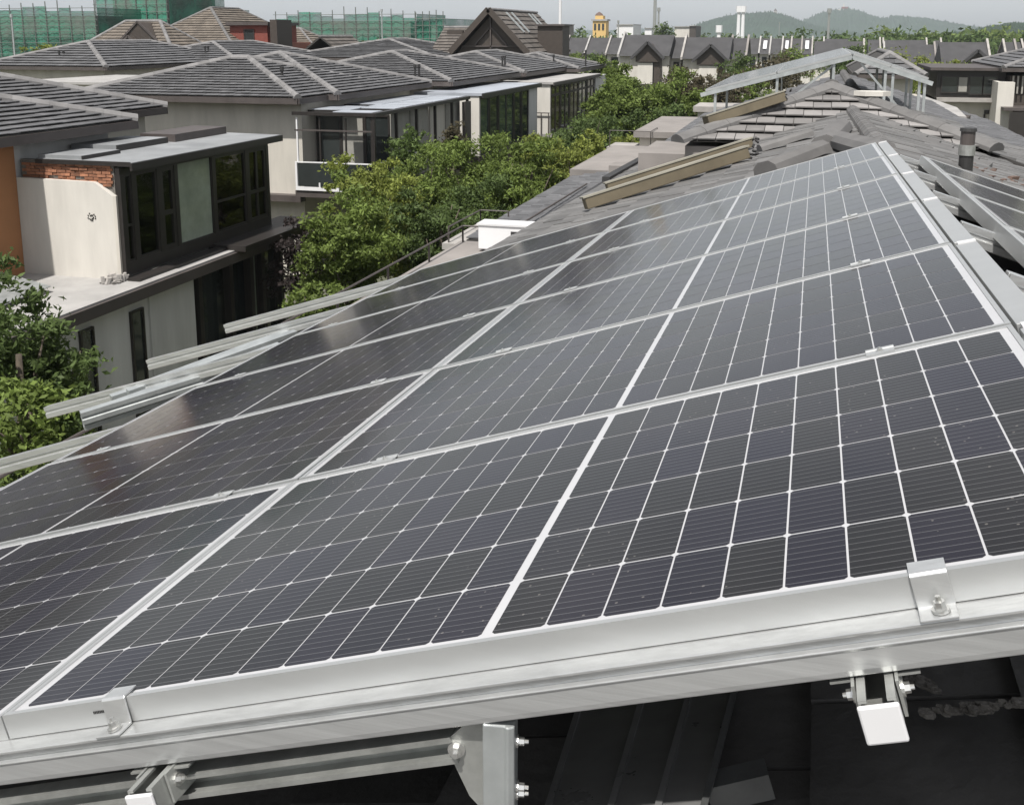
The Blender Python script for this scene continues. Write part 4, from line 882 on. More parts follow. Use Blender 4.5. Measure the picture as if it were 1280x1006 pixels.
# long olive boxed boards lying up the slope
def board(p0, p1, w, h, label, lift=0.05, zs=None):
    a = RH(*p0, RHF + lift); c = RH(*p1, RHF + lift)
    if zs: a = at(*p0, Z=zs[0]); c = at(*p1, Z=zs[1])
    t = thing('folded_awning', label, 'board', a, 'olive awning boxes on the slope')
    d = (c - a).normalized(); x = AN.cross(d).normalized()
    MB().prism([a - x * w / 2, a + x * w / 2, a + x * w / 2 + AN * h, a - x * w / 2 + AN * h], c - a).build('case', 'board_side', t, bevel=0.01)
    MB().prism([a - x * (w / 2 + .01) + AN * (h + .002) - d * 0.02, a + x * (w / 2 + .01) + AN * (h + .002) - d * 0.02, a + x * (w / 2 + .01) + AN * (h + .022) - d * 0.02, a - x * (w / 2 + .01) + AN * (h + .022) - d * 0.02], c - a + d * 0.04).build('cover', 'board_top', t)
    b = MB()
    for i in range(10): 
        p = c + d * random.uniform(-0.05, 0.12) + x * random.uniform(-w / 2, w / 2) + AN * random.uniform(0, h); e = p + Vector((random.uniform(-.06, .06), random.uniform(-.06, .06), random.uniform(-.02, .06))); b.tube([p, e], 0.018, 5)
    b.build('fixing', 'pipe_black', t)
board((733, 262), (935, 198), 0.20, 0.14, 'near olive-brown awning box lying up the roof slope beyond the array')
board((760, 240), (940, 184), 0.20, 0.12, 'olive awning box just behind the nearest one, mostly hidden')
t = board((884, 158), (980, 127), 0.24, 0.16, 'farther olive awning box lying along the hip of the next roof', 0.10, (6.97, 7.36))

# ------------------------------------------------------------------ terraces on the garden side of our row
hT = thing('terrace_block', 'flat pinkish terrace below our eave with a thin railing', 'terrace', (-4.8, 12, 0), 'terraces of our own row')
MB().box((-5.75, 5.0, 4.75), (-2.0, 17.0, 4.98)).build('slab', 'slab_pink', hT); MB().box((-5.55, 5.2, 0), (-2.65, 16.8, 4.75)).build('wall', 'cream', hT)
def low_rail(parent, pts, h=0.28, n=6):
    for a, c in zip(pts, pts[1:]):
        a = Vector(a); c = Vector(c); MB().tube([a + Vector((0, 0, h)), c + Vector((0, 0, h))], 0.015, 6).build('handrail', 'fascia', parent)
        k = max(1, int((c - a).length / 1.6))
        for i in range(k + 1):
            p = a.lerp(c, i / k); MB().tube([p, p + Vector((0, 0, h))], 0.018, 6).build('rail_post', 'fascia', parent)
low_rail(hT, [(-5.68, 5.2, 4.98), (-5.68, 16.9, 4.98), (-4.0, 16.95, 4.98)])
MB().tube([(-5.0, 18.2, 5.1), (-5.0, 24.0, 5.05)], 0.02, 6).build('lead_pipe', 'fascia', hT)
ac = thing('air_conditioner', 'white outdoor air-conditioning unit on the terrace edge', 'air conditioner', (-4.9, 16.5, 4.98))
MB().box((-5.18, 16.2, 5.02), (-4.18, 16.6, 5.42)).build('case', 'white_frame', ac, bevel=0.015); MB().box((-4.62, 16.185, 5.08), (-4.30, 16.20, 5.34)).build('grille', 'pipe_black', ac); MB().box((-5.2, 16.18, 5.42), (-4.16, 16.62, 5.45)).build('top', 'cap_white', ac)
for x in (-5.1, -4.3): MB().box((x, 16.25, 4.98), (x + 0.08, 16.55, 5.02)).build('foot', 'pipe_black', ac)
hT2 = thing('lean_to', 'long grey tiled lean-to roof running along our row past the terrace', 'roof', (-5, 23, 0))
q = [Vector((-6.05, 18.2, 4.75)), Vector((-3.75, 18.2, 5.15)), Vector((-3.75, 27.2, 5.15)), Vector((-6.05, 27.2, 4.75))]
MB().prism(q, (0, 0, -0.15)).build('deck', 'under', hT2); tile_face(q, (0, 1, 0), hT2, 'tile', tw=0.30, th=0.34, lip=0.05); MB().box((-5.8, 18.4, 0), (-3.0, 27, 4.6)).build('wall', 'cream', hT2)
MB().box((-6.6, 18.4, 4.5), (-5.9, 20.6, 4.62)).build('side_slab', 'concrete', hT2); low_rail(hT2, [(-6.5, 18.5, 4.62), (-6.5, 20.5, 4.62), (-5.9, 20.5, 4.62)], 0.3)
hT3 = thing('terrace_block', 'pink flat slab with raised kerb beyond the tiled lean-to', 'terrace', (-5, 32, 0), 'terraces of our own row')
MB().box((-6.2, 27.5, 4.7), (-3.8, 34.0, 4.92)).build('slab', 'slab_pink', hT3); MB().box((-6.0, 27.7, 0), (-3.9, 33.8, 4.7)).build('wall', 'cream', hT3)
MB().box((-4.6, 24.6, 5.1), (-3.4, 26.6, 5.42)).build('kerb_box', 'slab_pink', hT3)
hT4 = thing('terrace_block', 'farther pink slab with a small hooped rail among the trees', 'terrace', (-5, 42, 0), 'terraces of our own row')
MB().box((-6.3, 38.5, 4.75), (-4.0, 46.0, 4.97)).build('slab', 'slab_pink', hT4); MB().box((-6.1, 38.7, 0), (-4.1, 45.8, 4.75)).build('wall', 'cream', hT4); MB().box((-7.2, 38.0, 4.3), (-5.4, 39.8, 4.42)).build('lower_slab', 'concrete', hT4); low_rail(hT4, [(-7.1, 38.1, 4.42), (-5.6, 38.1, 4.42), (-5.6, 39.7, 4.42)], 0.6)
hT5 = thing('terrace_block', 'grey slab under the left end of the far rack', 'terrace', (-4, 54, 0), 'terraces of our own row')
MB().box((-5.4, 50, 4.9), (-3.2, 53, 5.15)).build('slab', 'concrete', hT5); MB().box((-5.2, 50.2, 0), (-3.3, 52.8, 4.9)).build('wall', 'cream', hT5)

# stack of spare rails on the eave below the array
for i in range(7):
    p = at(95 + 14 * i + random.uniform(-12, 12), 528 - 7 * i, Z=6.25 + 0.04 * (i % 2)); q_ = at(320 + 10 * i, 458 - 8 * i, Z=6.42 + 0.04 * (i % 2))
    rail(p, q_, 'loose bluish rail of the spare bundle on the eave, %s from the near side' % ('first', 'second', 'third', 'fourth', 'fifth', 'sixth', 'seventh')[i], 'spare rails on the eave', material='alu_old', up=(0, 0, 1), name='spare_rail')

# ------------------------------------------------------------------ house at the right
hX = thing('house', 'cream house at the right edge with dark upper glazing and brown balcony', 'house', (12, 82, 0), 'houses on the right')
Y = 62.0
P_ = lambda x, y, YY=Y: at(x, y, Y=YY)
a, b_ = P_(1172, 88), P_(1255, 125); MB().box((a.x, Y, b_.z), (b_.x, Y + 8, a.z)).build('upper_box', 'frame_dark', hX)
MB().box((a.x - 0.4, Y - 0.5, a.z), (b_.x + 2, Y + 8, a.z + 0.15)).build('upper_roof', 'fascia', hX)
a, c = P_(1177, 95), P_(1210, 117); window_y(hX, Y - 0.08, a.x, c.x, c.z, a.z, 'glass_dark', 0.06, trans=[P_(1198, 95).x])
a, c = P_(1199, 97), P_(1208, 115); MB().box((a.x, Y - 0.05, c.z), (c.x, Y - 0.035, a.z)).build('blind', 'curtain', hX)
for x0, x1 in ((1212, 1228), (1229, 1246)): a, c = P_(x0, 95), P_(x1, 119); window_y(hX, Y - 0.08, a.x, c.x, c.z, a.z, 'glass_dark', 0.06)
a, c = P_(1175, 122), P_(1247, 128); MB().box((a.x - 0.2, Y - 0.4, c.z), (c.x, Y + 0.2, a.z)).build('ledge', 'concrete', hX)
a, c = P_(1190, 128), P_(1250, 170); MB().box((a.x - 2.5, Y + 0.2, -0.0), (c.x, Y + 8, a.z)).build('lower_wall', 'cream', hX)
a, c = P_(1231, 138), P_(1240, 143); MB().box((a.x, Y + 0.1, c.z), (c.x, Y + 0.19, a.z)).build('vent', 'frame_dark', hX)
a, c = P_(1231, 143), P_(1232, 162); MB().tube([(a.x, Y + 0.1, a.z), (a.x, Y + 0.1, 0)], 0.05, 6).build('downpipe', 'frame_dark', hX)
a, c = P_(1248, 103, Y - 2), P_(1263, 170, Y - 2); MB().box((a.x, Y - 2, 0), (c.x, Y + 1, a.z)).build('pier', 'white_wall', hX)
a, c = P_(1263, 95, Y - 1), P_(1330, 200, Y - 1); MB().box((a.x, Y - 1, 0), (c.x, Y + 9, a.z)).build('right_wing', 'wood_dark', hX)
for i in range(4): a = P_(1266 + i * 6, 95, Y - 1.2); MB().box((a.x, Y - 1.25, 5.4), (a.x + 0.08, Y - 1.15, a.z)).build('balcony_post', 'curtain', hX)
a, c = P_(1255, 135, Y - 3), P_(1330, 140, Y - 3); MB().box((a.x, Y - 3, c.z), (c.x, Y - 1, a.z)).build('balcony', 'fascia', hX)
a = P_(1248, 88); MB().box((a.x + 0.2, Y - 3.4, 0.0), (a.x + 1.2, Y - 3.2, P_(1258, 140, Y - 3.2).z)).build('porch', 'frame_dark', hX)
hip_roof(hX, P_(1248, 86).x, P_(1248, 86).x + 12, Y - 1.6, Y + 10, P_(1250, 86).z + 0.1, P_(1250, 86).z + 1.9, 'tile', faces='SW', tw=0.45, th=0.45)
hY = thing('shed_roof', 'pale flat canopy roof between our roof and the right house', 'roof', (6, 40, 0), 'roofs on the right')
q = [at(1150, 127, Y=33), at(1196, 150, Y=28), at(1212, 158, Y=26), at(1158, 158, Y=26)]; q = [at(1148, 120, Z=6.3), at(1196, 137, Z=6.3), at(1208, 149, Z=6.25), at(1160, 145, Z=6.25)]
MB().prism(q, (0, 0, 0.06)).build('canopy', 'slab_light', hY); b = MB(); b.prism([q[3], q[2], q[2] + Vector((0.3, 1.5, 0)), q[3] + Vector((0, 1.5, 0))], (0, 0, -0.5)); b.build('beam', 'wood_dark', hY)
for p in q[1:3]: MB().tube([(p.x - 0.2, p.y + 0.3, 0), (p.x - 0.2, p.y + 0.3, p.z)], 0.08, 6).build('post', 'wood_dark', hY)
hZ = thing('flat_roof', 'whitish flat roof low at the right edge below the brown balcony', 'roof', (8, 30, 0), 'roofs on the right')
q = [at(1225, 178, Z=4.6), at(1330, 178, Z=4.6), at(1330, 205, Z=4.6), at(1240, 205, Z=4.6)]; MB().prism(q, (0, 0, 0.1)).build('slab', 'slab_light', hZ); MB().prism([p + Vector((0.2, 0.2, 0)) for p in q], (0, 0, -4.6)).build('wall', 'grey_wall', hZ)
hW, rW = back_house('grey hip-roofed house peeping over the far rack', *(lambda a, c: (a.x, c.x, 60.0, 74.0))(at(1068, 84, Y=62), at(1154, 88, Y=62)), 6.35, 7.45, 'tile', 'SE')

# ------------------------------------------------------------------ far terraced houses
FARM = {}
def far_house(x0, x1, ytop, Y, zwall, label, gable=None, cop=True, group='dark-roofed houses in the distance', wall='white_wall', low=None, skylight=False):
    a, c = at(x0, ytop, Y=Y + 4), at(x1, ytop, Y=Y + 4); z = a.z; X0, X1 = a.x, c.x; W_ = X1 - X0
    h = thing('terraced_house', label, 'house', ((X0 + X1) / 2, Y, 0), group)
    ze = z - 2.3
    MB().box((X0 + 0.1, Y + 0.6, 0), (X1 - 0.1, Y + 8, ze)).build('wall', wall, h)
    b = MB(); b.prism([(X0, Y, ze), (X0, Y + 4.2, z), (X0, Y + 8.4, ze)], (W_, 0, 0)); b.build('roof', 'far_roof', h)
    if cop:
        for xx in random.sample([X0 - 0.12, X1 - 0.12], random.choice([1, 1, 2])): MB().prism([(xx, Y - 0.1, ze - 0.1), (xx, Y + 4.2, z + 0.12), (xx, Y + 8.5, ze - 0.1), (xx, Y + 8.5, ze + 0.15), (xx, Y + 4.2, z + 0.4), (xx, Y - 0.1, ze + 0.18)], (0.22, 0, 0)).build('coping', random.choice(['slab_light', 'concrete', 'concrete', 'slab_pink']), h)
    if gable:
        g0, g1 = X0 + W_ * gable[0], X0 + W_ * gable[1]; gm = (g0 + g1) / 2; gz = ze + 1.35
        MB().prism([(g0, Y - 1.2, ze - 0.6), (g1, Y - 1.2, ze - 0.6), (g1, Y - 1.2, ze), (gm, Y - 1.2, gz), (g0, Y - 1.2, ze)], (0, 4, 0)).build('front_gable', 'wood_dark', h)
        for p, q_ in (((g0 - 0.5, Y - 1.4, ze - 0.25), (gm, Y - 1.4, gz + 0.2)), ((g1 + 0.5, Y - 1.4, ze - 0.25), (gm, Y - 1.4, gz + 0.2))): MB().beam(p, q_, 0.5, 0.28, (0, 0, 1)).build('bargeboard', 'far_roof', h)
        MB().box((g0 + 0.2, Y - 1.0, ze - 3.0), (g1 - W_ * 0.14, Y + 1, ze - 0.7)).build('bay_wall', wall, h)
        MB().box((g1 - W_ * 0.12, Y - 0.9, 0), (g1, Y + 1, ze - 0.6)).build('brown_pier', 'wood_dark', h)
        for k in range(2):
            xa = g0 + (g1 - g0) * (0.12 + 0.36 * k); window_y(h, Y - 1.03, xa, xa + (g1 - g0) * 0.18, ze - 4.6, ze - 3.1, 'glass_dark', 0.08)
    else:
        k = max(1, int(W_ / 3))
        for i in range(k): xa = X0 + W_ * (i + 0.3) / k; window_y(h, Y + 0.5, xa, xa + W_ / k * 0.45, ze - 1.9, ze - 0.4, 'glass_dark', 0.08)
    if skylight: MB().beam((X0 + W_ * 0.5, Y + 1.0, ze + 0.75), (X0 + W_ * 0.5, Y + 3.2, ze + 1.95), W_ * 0.35, 0.12, (0, -0.45, 0.9)).build('skylight', 'cap_white', h)
    return h
far_house(781, 843, 44, 118, 5, 'far pale house with broad front gable, left of the pair behind the trees', (0.38, 0.85))
far_house(843, 858, 47, 120, 5, 'narrow dark-roofed link between the two far gabled houses')
far_house(858, 916, 47, 118, 5, 'far pale house with broad front gable, right of the pair', (0.35, 0.92))
far_house(916, 936, 48, 121, 5, 'far dark-roofed house just right of the gabled pair')
for i, (x0, x1) in enumerate(((690, 712), (712, 738), (738, 764), (764, 783))): far_house(x0, x1, 47.5, 150, 4, 'low far dark-roofed house beyond the green hedge, %s of four from the left' % ('first', 'second', 'third', 'fourth')[i])
for i, (x0, x1) in enumerate(((936, 951), (951, 964), (964, 979), (979, 990), (990, 1003), (1003, 1016))): far_house(x0, x1, 48.5, 165, 4, 'slim dark-roofed row house in the distance, %s of six from the left' % ('first', 'second', 'third', 'fourth', 'fifth', 'sixth')[i], skylight=i % 2 == 1)
far_house(1018, 1080, 52, 135, 5, 'dark-roofed far house right behind the peak of the rack', (0.45, 0.8))
far_house(1030, 1060, 49, 170, 5, 'far house roof rising behind the one at the rack peak')
far_house(1085, 1100, 50, 160, 4, 'slim far house with white copings right of the rack peak'); far_house(1104, 1158, 50.5, 165, 4, 'long dark far roof with white copings behind the grey hip roof')
far_house(1105, 1168, 56, 138, 4, 'far dark roof half hidden by olive trees right of the rack')
far_house(1174, 1234, 53, 120, 4, 'far house with wide brown gable above the right house', (0.38, 0.98)); far_house(1168, 1176, 51, 150, 4, 'sliver of far roof beside the brown gable')
for i, (x0, x1) in enumerate(((1254, 1268), (1268, 1277), (1277, 1290))): far_house(x0, x1, 53, 130, 4, 'far row house at the right picture edge, %s of three from the left' % ('first', 'second', 'third')[i])

# ------------------------------------------------------------------ far landmarks
def far_box(x0, y0, x1, y1, Y, d, name, material, parent=None):
    a, c = at(x0, y0, Y=Y), at(x1, y1, Y=Y); return MB().box((a.x, Y, min(c.z, a.z)), (c.x, Y + d, max(a.z, c.z))).build(name, material, parent)
t = thing('water_tower', 'yellow tower with a domed lantern on the skyline', 'tower', at(749, 44, Y=420))
far_box(741, 26, 757, 60, 420, 6, 'shaft', 'yellow_wall', t); far_box(739, 24.5, 759, 26.5, 419.5, 7, 'gallery', 'slab_light', t); far_box(744, 20, 754, 24.5, 421, 4, 'lantern', 'yellow_wall', t)
for i in range(3): a0 = at(742.5 + i * 5, 30, Y=419.9); MB().box((a0.x, 419.85, a0.z - 2.5), (a0.x + 0.9, 420.2, a0.z)).build('window', 'glass_dark', t)
c = at(749, 20, Y=423); MB().tube([c, c + Vector((0, 0, 0.8)), c + Vector((0, 0, 1.5))], [1.7, 1.2, 0.1], 10).build('dome', 'rust', t)
def pole(px, y0, y1, Y, r, label, material='alu_old', name='pole', cat='pole'):
    a, c = at(px, y0, Y=Y), at(px, y1, Y=Y); t = thing(name, label, cat, (a.x, Y, 0)); MB().tube([(a.x, Y, 0), (a.x, Y, a.z)], [r, r * 0.75], 8).build('shaft', material, t); MB().tube([(a.x, Y, a.z - r * 3), (a.x, Y, a.z)], r * 1.4, 8).build('head', material, t); return t
pole(700.5, -20, 45, 130, 0.22, 'thick pale mast rising out of the top of the picture', 'white_frame')
pole(819.5, -20, 45, 300, 0.55, 'tall dark mast rising out of the top of the picture', 'galv'); pole(823.5, 10, 45, 310, 0.35, 'shorter thin mast beside the tall dark one', 'galv')
pole(924, 8, 45, 600, 1.1, 'left one of the twin white chimneys before the hill', 'white_frame', 'chimney', 'chimney'); pole(929.5, 8, 45, 600, 1.1, 'right one of the twin white chimneys before the hill', 'white_frame', 'chimney', 'chimney')
pole(1037, 11, 45, 260, 0.35, 'dark lattice mast with lamps before the far hill', 'galv'); pole(773, 26, 60, 200, 0.15, 'thin lamp pole beside the yellow tower', 'galv'); pole(899, 32, 45, 420, 0.9, 'leaning pale sail-shaped pylon before the hill', 'white_frame')
pole(974.5, 28, 45, 500, 0.2, 'thin pole in front of the saddle between the hills', 'galv'); pole(477, 12, 65, 111, 0.10, 'pale lamp pole among the green netting', 'alu_old'); pole(14, 18, 66, 98, 0.12, 'pale pole in front of the netting at far left', 'alu_old')
def far_block(x0, y0, x1, y1, Y, label, material='white_frame', cat='building'):
    t = thing('far_building', label, cat, at((x0 + x1) / 2, 46, Y=Y), 'buildings on the skyline'); o = far_box(x0, y0, x1, 60, Y, 20, 'wall', material, t); far_box(x0 - 0.8, y0 - 0.7, x1 + 0.8, y0, Y - 0.5, 21, 'roof', 'slab_light', t)
far_block(771, 31.5, 791, 40, 430, 'white shed right of the yellow tower'); far_block(843, 34, 861, 42, 450, 'white warehouse right of the tall mast', 'white_wall'); far_block(862, 33, 869, 42, 440, 'small dark block with a rooftop tank beside the white warehouse', 'wood_dark')
far_block(806, 36, 814, 42, 460, 'little white hut left of the tall mast'); far_block(690, 31, 698, 45, 300, 'small tan building beside the pale mast', 'slab_pink')
t = thing('hilltop_temple', 'small pale temple with a spire on the far hilltop', 'temple', at(1056, 16, Y=3290)); far_box(1046, 12, 1068, 22, 3280, 20, 'hall', 'white_wall', t); far_box(1052, 9, 1060, 14, 3282, 14, 'upper_hall', 'red_box', t); a0 = at(1055, 4, Y=3285); MB().tube([(a0.x, 3285, a0.z - 26), (a0.x, 3285, a0.z)], [4.5, 0.6], 6).build('spire', 'white_wall', t)
t = thing('hilltop_pavilion', 'tiny tower on the near hilltop', 'tower', at(969, 18, Y=2395)); far_box(967.5, 14, 971, 24, 2390, 8, 'shaft', 'concrete', t)
c_ = at(969.2, 14, Y=2394); MB().tube([c_, c_ + Vector((0, 0, 5))], [4, 0.3], 6).build('roof', 'wood_dark', t)

# ------------------------------------------------------------------ trees
def leaf_mesh(name, centres, size, material, parent, seed, flat=0.5, tilt_up=0.6):
    r = np.random.default_rng(seed); n = len(centres)
    d = r.normal(size=(n, 3)); d[:, 2] += tilt_up; d /= np.linalg.norm(d, axis=1)[:, None]          # leaf normals lean upwards
    t = np.cross(d, r.normal(size=(n, 3))); t /= np.linalg.norm(t, axis=1)[:, None]; s = np.cross(d, t)
    L = size * r.uniform(0.6, 1.35, (n, 1)); w = L * r.uniform(0.32, 0.5, (n, 1))
    bend = d * L * r.uniform(-0.25, 0.1, (n, 1))
    V = np.empty((n, 4, 3)); V[:, 0] = centres - t * L * 0.5; V[:, 1] = centres + s * w * 0.5 + bend * -0.3; V[:, 2] = centres + t * L * 0.5 + bend; V[:, 3] = centres - s * w * 0.5 + bend * -0.3
    if parent is not None: V -= np.array(parent['_loc'])
    me = bpy.data.meshes.new(name); me.vertices.add(4 * n); me.loops.add(4 * n); me.polygons.add(n)
    me.vertices.foreach_set('co', V.reshape(-1)); me.loops.foreach_set('vertex_index', np.arange(4 * n, dtype=np.int32))
    me.polygons.foreach_set('loop_start', np.arange(0, 4 * n, 4, dtype=np.int32)); me.polygons.foreach_set('loop_total', np.full(n, 4, dtype=np.int32))
    me.materials.append(MATS[material]); me.update(calc_edges=True)
    o = bpy.data.objects.new(name, me); COL.objects.link(o)
    if parent is not None: o.parent = parent
    return o
def crown_points(r, c, rad, n, nclump, hollow=0.35, spread=0.30):
    """leaf positions gathered in clumps through an ellipsoid"""
    q = r.normal(size=(nclump, 3)); q /= np.linalg.norm(q, axis=1)[:, None]; q *= (r.uniform(hollow ** 3, 1, (nclump, 1))) ** (1 / 3)
    q[:, 2] = np.where(q[:, 2] < -0.55, q[:, 2] * 0.6, q[:, 2]); cl = c + q * rad
    sz = r.uniform(0.5, 1.4, nclump); idx = r.choice(nclump, n, p=sz / sz.sum())
    off = r.normal(size=(n, 3)) * np.array([1, 1, 0.6]) * spread * sz[idx][:, None] * np.mean(rad) * 0.62
    return cl[idx] + off
def tree(label, x, y, ztop, rx, rz, n, size, material, seed, name='tree', group='garden trees between the rows', ry=None, zb=None, trunk=0.12, lobes=5, nclump=70, spread=0.30):
    r = np.random.default_rng(seed); ry = ry or rx; cz = ztop - rz
    t = thing(name, label, 'tree', (x, y, 0), group)
    b = MB(); zt = cz + rz * 0.3; lean = r.normal(0, 0.12, 2)
    pts = [(x, y, 0), (x + lean[0], y + lean[1], zt * 0.5), (x + lean[0] * 2, y + lean[1] * 2, zt)]; b.tube(pts, [trunk, trunk * 0.75, trunk * 0.35], 8)
    for i in range(7):
        a = r.uniform(0, 6.28); z0 = r.uniform(0.35, 0.9) * zt; e = np.array([x + math.cos(a) * rx * 0.45, y + math.sin(a) * ry * 0.45, min(ztop - 0.9, z0 + rz * r.uniform(0.2, 0.6))]); s0 = np.array([x + lean[0] * z0 / zt * 2, y + lean[1] * z0 / zt * 2, z0]); mid = (s0 + e) / 2 + np.array([0, 0, -0.15])
        b.tube([s0, mid, e], [trunk * 0.45, trunk * 0.28, trunk * 0.1], 6)
    b.build('trunk', 'bark', t, smooth=True)
    P = []
    for i in range(lobes):
        a = 2 * math.pi * i / lobes + r.uniform(-.4, .4); k = r.uniform(0.25, 0.6) if i else 0.0
        c = np.array([x + math.cos(a) * rx * k, y + math.sin(a) * ry * k, cz + rz * r.uniform(-0.35, 0.32)])
        s = r.uniform(0.5, 0.72); P.append(crown_points(r, c, np.array([rx * s, ry * s, rz * s]), n // lobes, max(8, nclump // lobes), spread=spread))
    o = leaf_mesh('crown', np.vstack(P), size, material, t, seed)
    return t
# garden trees along the street (placed where the photo shows their crowns)
TR = [
 (438, 300, 24.0, 205, 1.4, 2.4, 'leaf', 'bushy mid-green tree at the near end of the garden row, beside the dark porch'),
 (470, 268, 27.0, 182, 1.6, 2.5, 'leaf_yellow', 'fresh yellow-green tree in front of the sunroom balustrade'),
 (520, 250, 30.0, 180, 1.7, 2.6, 'leaf', 'rounded green tree before the sunroom corner post'),
 (545, 285, 26.0, 225, 1.4, 2.0, 'leaf_dark', 'dark green tree low behind the terrace corner'),
 (580, 235, 33.0, 158, 1.7, 2.8, 'leaf', 'taller green tree in front of the white side wall'),
 (625, 235, 34.0, 166, 1.8, 2.8, 'leaf', 'green tree below the green box glazing'),
 (610, 285, 29.0, 215, 1.5, 2.2, 'leaf_dark', 'shaded dark tree behind the white air-conditioning unit'),
 (665, 220, 38.0, 165, 1.8, 2.6, 'leaf', 'green tree below the balcony bars'),
 (700, 200, 42.0, 160, 1.8, 2.5, 'leaf_yellow', 'light green tree before the tiled lean-to'),
 (640, 262, 31.0, 200, 1.3, 1.8, 'leaf', 'small green tree above the lean-to side slab'),
 (740, 180, 52.0, 110, 2.6, 3.2, 'leaf_dark', 'grey-green feathery tree right of the brown glazed doors'),
 (742, 210, 44.0, 166, 1.8, 2.3, 'leaf_yellow', 'bright yellow-green bush tree at the end of the lean-to'),
 (785, 190, 46.0, 150, 1.9, 2.3, 'leaf_yellow', 'yellow-green tree left of the pink slab'),
 (790, 130, 64.0, 88, 2.8, 3.0, 'leaf', 'dense green tree behind the end house, middle of the far clump'),
 (768, 85, 78.0, 60, 2.5, 3.2, 'leaf', 'tall rounded tree left of the far white gabled house'),
 (832, 130, 58.0, 90, 2.6, 3.2, 'leaf', 'broad green tree below the far white house'),
 (866, 120, 66.0, 80, 2.2, 3.0, 'leaf_red', 'thin brownish-green tree before the right far gabled house'),
 (835, 180, 56.0, 122, 2.2, 2.6, 'leaf_dark', 'dark green tree above the farther pink slab'),
 (872, 140, 56.0, 100, 2.0, 2.6, 'leaf', 'green tree at the left end of the far rack'),
 (770, 150, 58.0, 102, 2.4, 2.6, 'leaf', 'round green tree touching the end house wall'),
]
for i, (px, py, Y, ytop, rx, rz, mt, lb) in enumerate(TR):
    c = at(px, py, Y=Y); zt = at(px, ytop - (9 if Y < 45 else 3), Y=Y).z
    d_ = (c - CAM).length; sz = max(0.12, 3.9 * d_ / 1318 * 1.25)
    tree(lb, c.x, Y, zt, rx, rz, int(9500 * (rx / 1.6) ** 1.4 * (0.15 / sz) ** 1.3 * 1.7), sz, mt, 100 + i, spread=0.21, nclump=110, lobes=7)
# slim young tree with reddish shoots in front of the white wall
c = at(568, 200, Y=36); tree('slim tree with brownish young shoots sticking up before the white wall', c.x, 36, at(566, 141, Y=36).z, 0.55, 1.6, 1500, 0.17, 'leaf_red', 301, trunk=0.05, spread=0.3)
c = at(508, 190, Y=33); tree('small twiggy tree before the curtained sunroom side', c.x, 33, at(508, 152, Y=33).z, 0.7, 1.2, 1600, 0.16, 'leaf_dark', 302, trunk=0.05)
c = at(376, 320, Y=24.5); tree('dark purple-leaved shrub at the end of the glazed box', c.x, 24.5, at(376, 262, Y=24.5).z, 0.75, 1.5, 3000, 0.14, 'leaf_purple', 303, name='shrub', trunk=0.05)
c = at(395, 365, Y=22); tree('low green shrub below the purple one', c.x, 22, at(395, 338, Y=22).z, 0.8, 0.9, 3000, 0.13, 'leaf', 304, name='shrub', trunk=0.05)
# left foreground tree
c = at(8, 440, Y=12.2); tree('dark leafy tree at the left picture edge beside the grey wall', c.x, 12.2, at(8, 300, Y=12.2).z, 1.15, 2.3, 12000, 0.125, 'leaf_dark', 305, spread=0.22, nclump=110, lobes=7)
c = at(75, 440, Y=13.6); tree('sparse olive-leaved tree just right of the leftmost one', c.x, 13.6, at(72, 375, Y=13.6).z, 0.7, 1.9, 5200, 0.13, 'leaf', 306, spread=0.24, nclump=80, lobes=6)
c = at(30, 520, Y=11.2); tree('light green low branch tree in the bottom of the left clump', c.x, 11.2, at(35, 455, Y=11.2).z, 0.7, 0.9, 2600, 0.12, 'leaf', 307, spread=0.24, nclump=50)
c = at(60, 66, Y=97); tree('bushy yellow-green tree before the green netting', c.x, 97, at(60, 50, Y=97).z, 2.2, 1.8, 900, 0.5, 'leaf_yellow', 308)
c = at(477, 62, Y=112); tree('small tree at the foot of the netting beside the gable', c.x, 110, at(480, 50, Y=110).z, 2.6, 1.8, 900, 0.5, 'leaf', 309)
# trees between the far houses on the right
FT = [(940, 85, 95, 62, 2.2, 3.4, 'leaf', 'slim bright green cypress-like tree left of the far rack'), (965, 82, 100, 70, 3.0, 2.4, 'leaf_red', 'low olive bush behind the rack'), (985, 78, 110, 66, 3.2, 2.4, 'leaf_red', 'olive tree before the slim row houses'),
      (1120, 75, 108, 60, 3.2, 2.8, 'leaf_yellow', 'yellowish tree behind the grey hip roof'), (1145, 78, 104, 62, 3.0, 3.0, 'leaf_yellow', 'yellow-green tree before the long dark far roof'), (1165, 85, 96, 70, 2.6, 3.6, 'leaf', 'green tree left of the dark upper glazing'), (1160, 118, 80, 92, 2.2, 3.0, 'leaf_dark', 'dark tree below the rack right end'),
      (1185, 80, 92, 70, 2.4, 2.2, 'leaf_yellow', 'olive tree right above the dark upper glazing'), (1238, 74, 100, 62, 2.4, 2.6, 'leaf_dark', 'dark tree right of the wide brown gable'), (1215, 84, 90, 76, 2.2, 1.6, 'leaf', 'low tree before the cream far wall'), (1252, 78, 96, 70, 1.8, 2.0, 'leaf', 'small tree beside the right roof hip'), (905, 95, 84, 80, 2.0, 2.6, 'leaf_red', 'brownish tree in front of the narrow far house'),
      (722, 60, 140, 56, 3.0, 2.4, 'leaf', 'tree below the row of low far roofs'), (925, 72, 112, 58, 2.2, 3.4, 'leaf_dark', 'narrow dark tree right of the gabled pair'), (1000, 66, 125, 58, 3.0, 2.0, 'leaf', 'green tree before the slim row houses, right of the olive one'), (1062, 62, 118, 57, 2.6, 1.8, 'leaf_dark', 'dark low tree just above the rack peak'), (1100, 62, 130, 54, 3.2, 2.4, 'leaf', 'green tree among the copings right of the rack peak'), (753, 62, 120, 58, 3.0, 2.6, 'leaf_dark', 'dark tree left of the tall rounded one')]
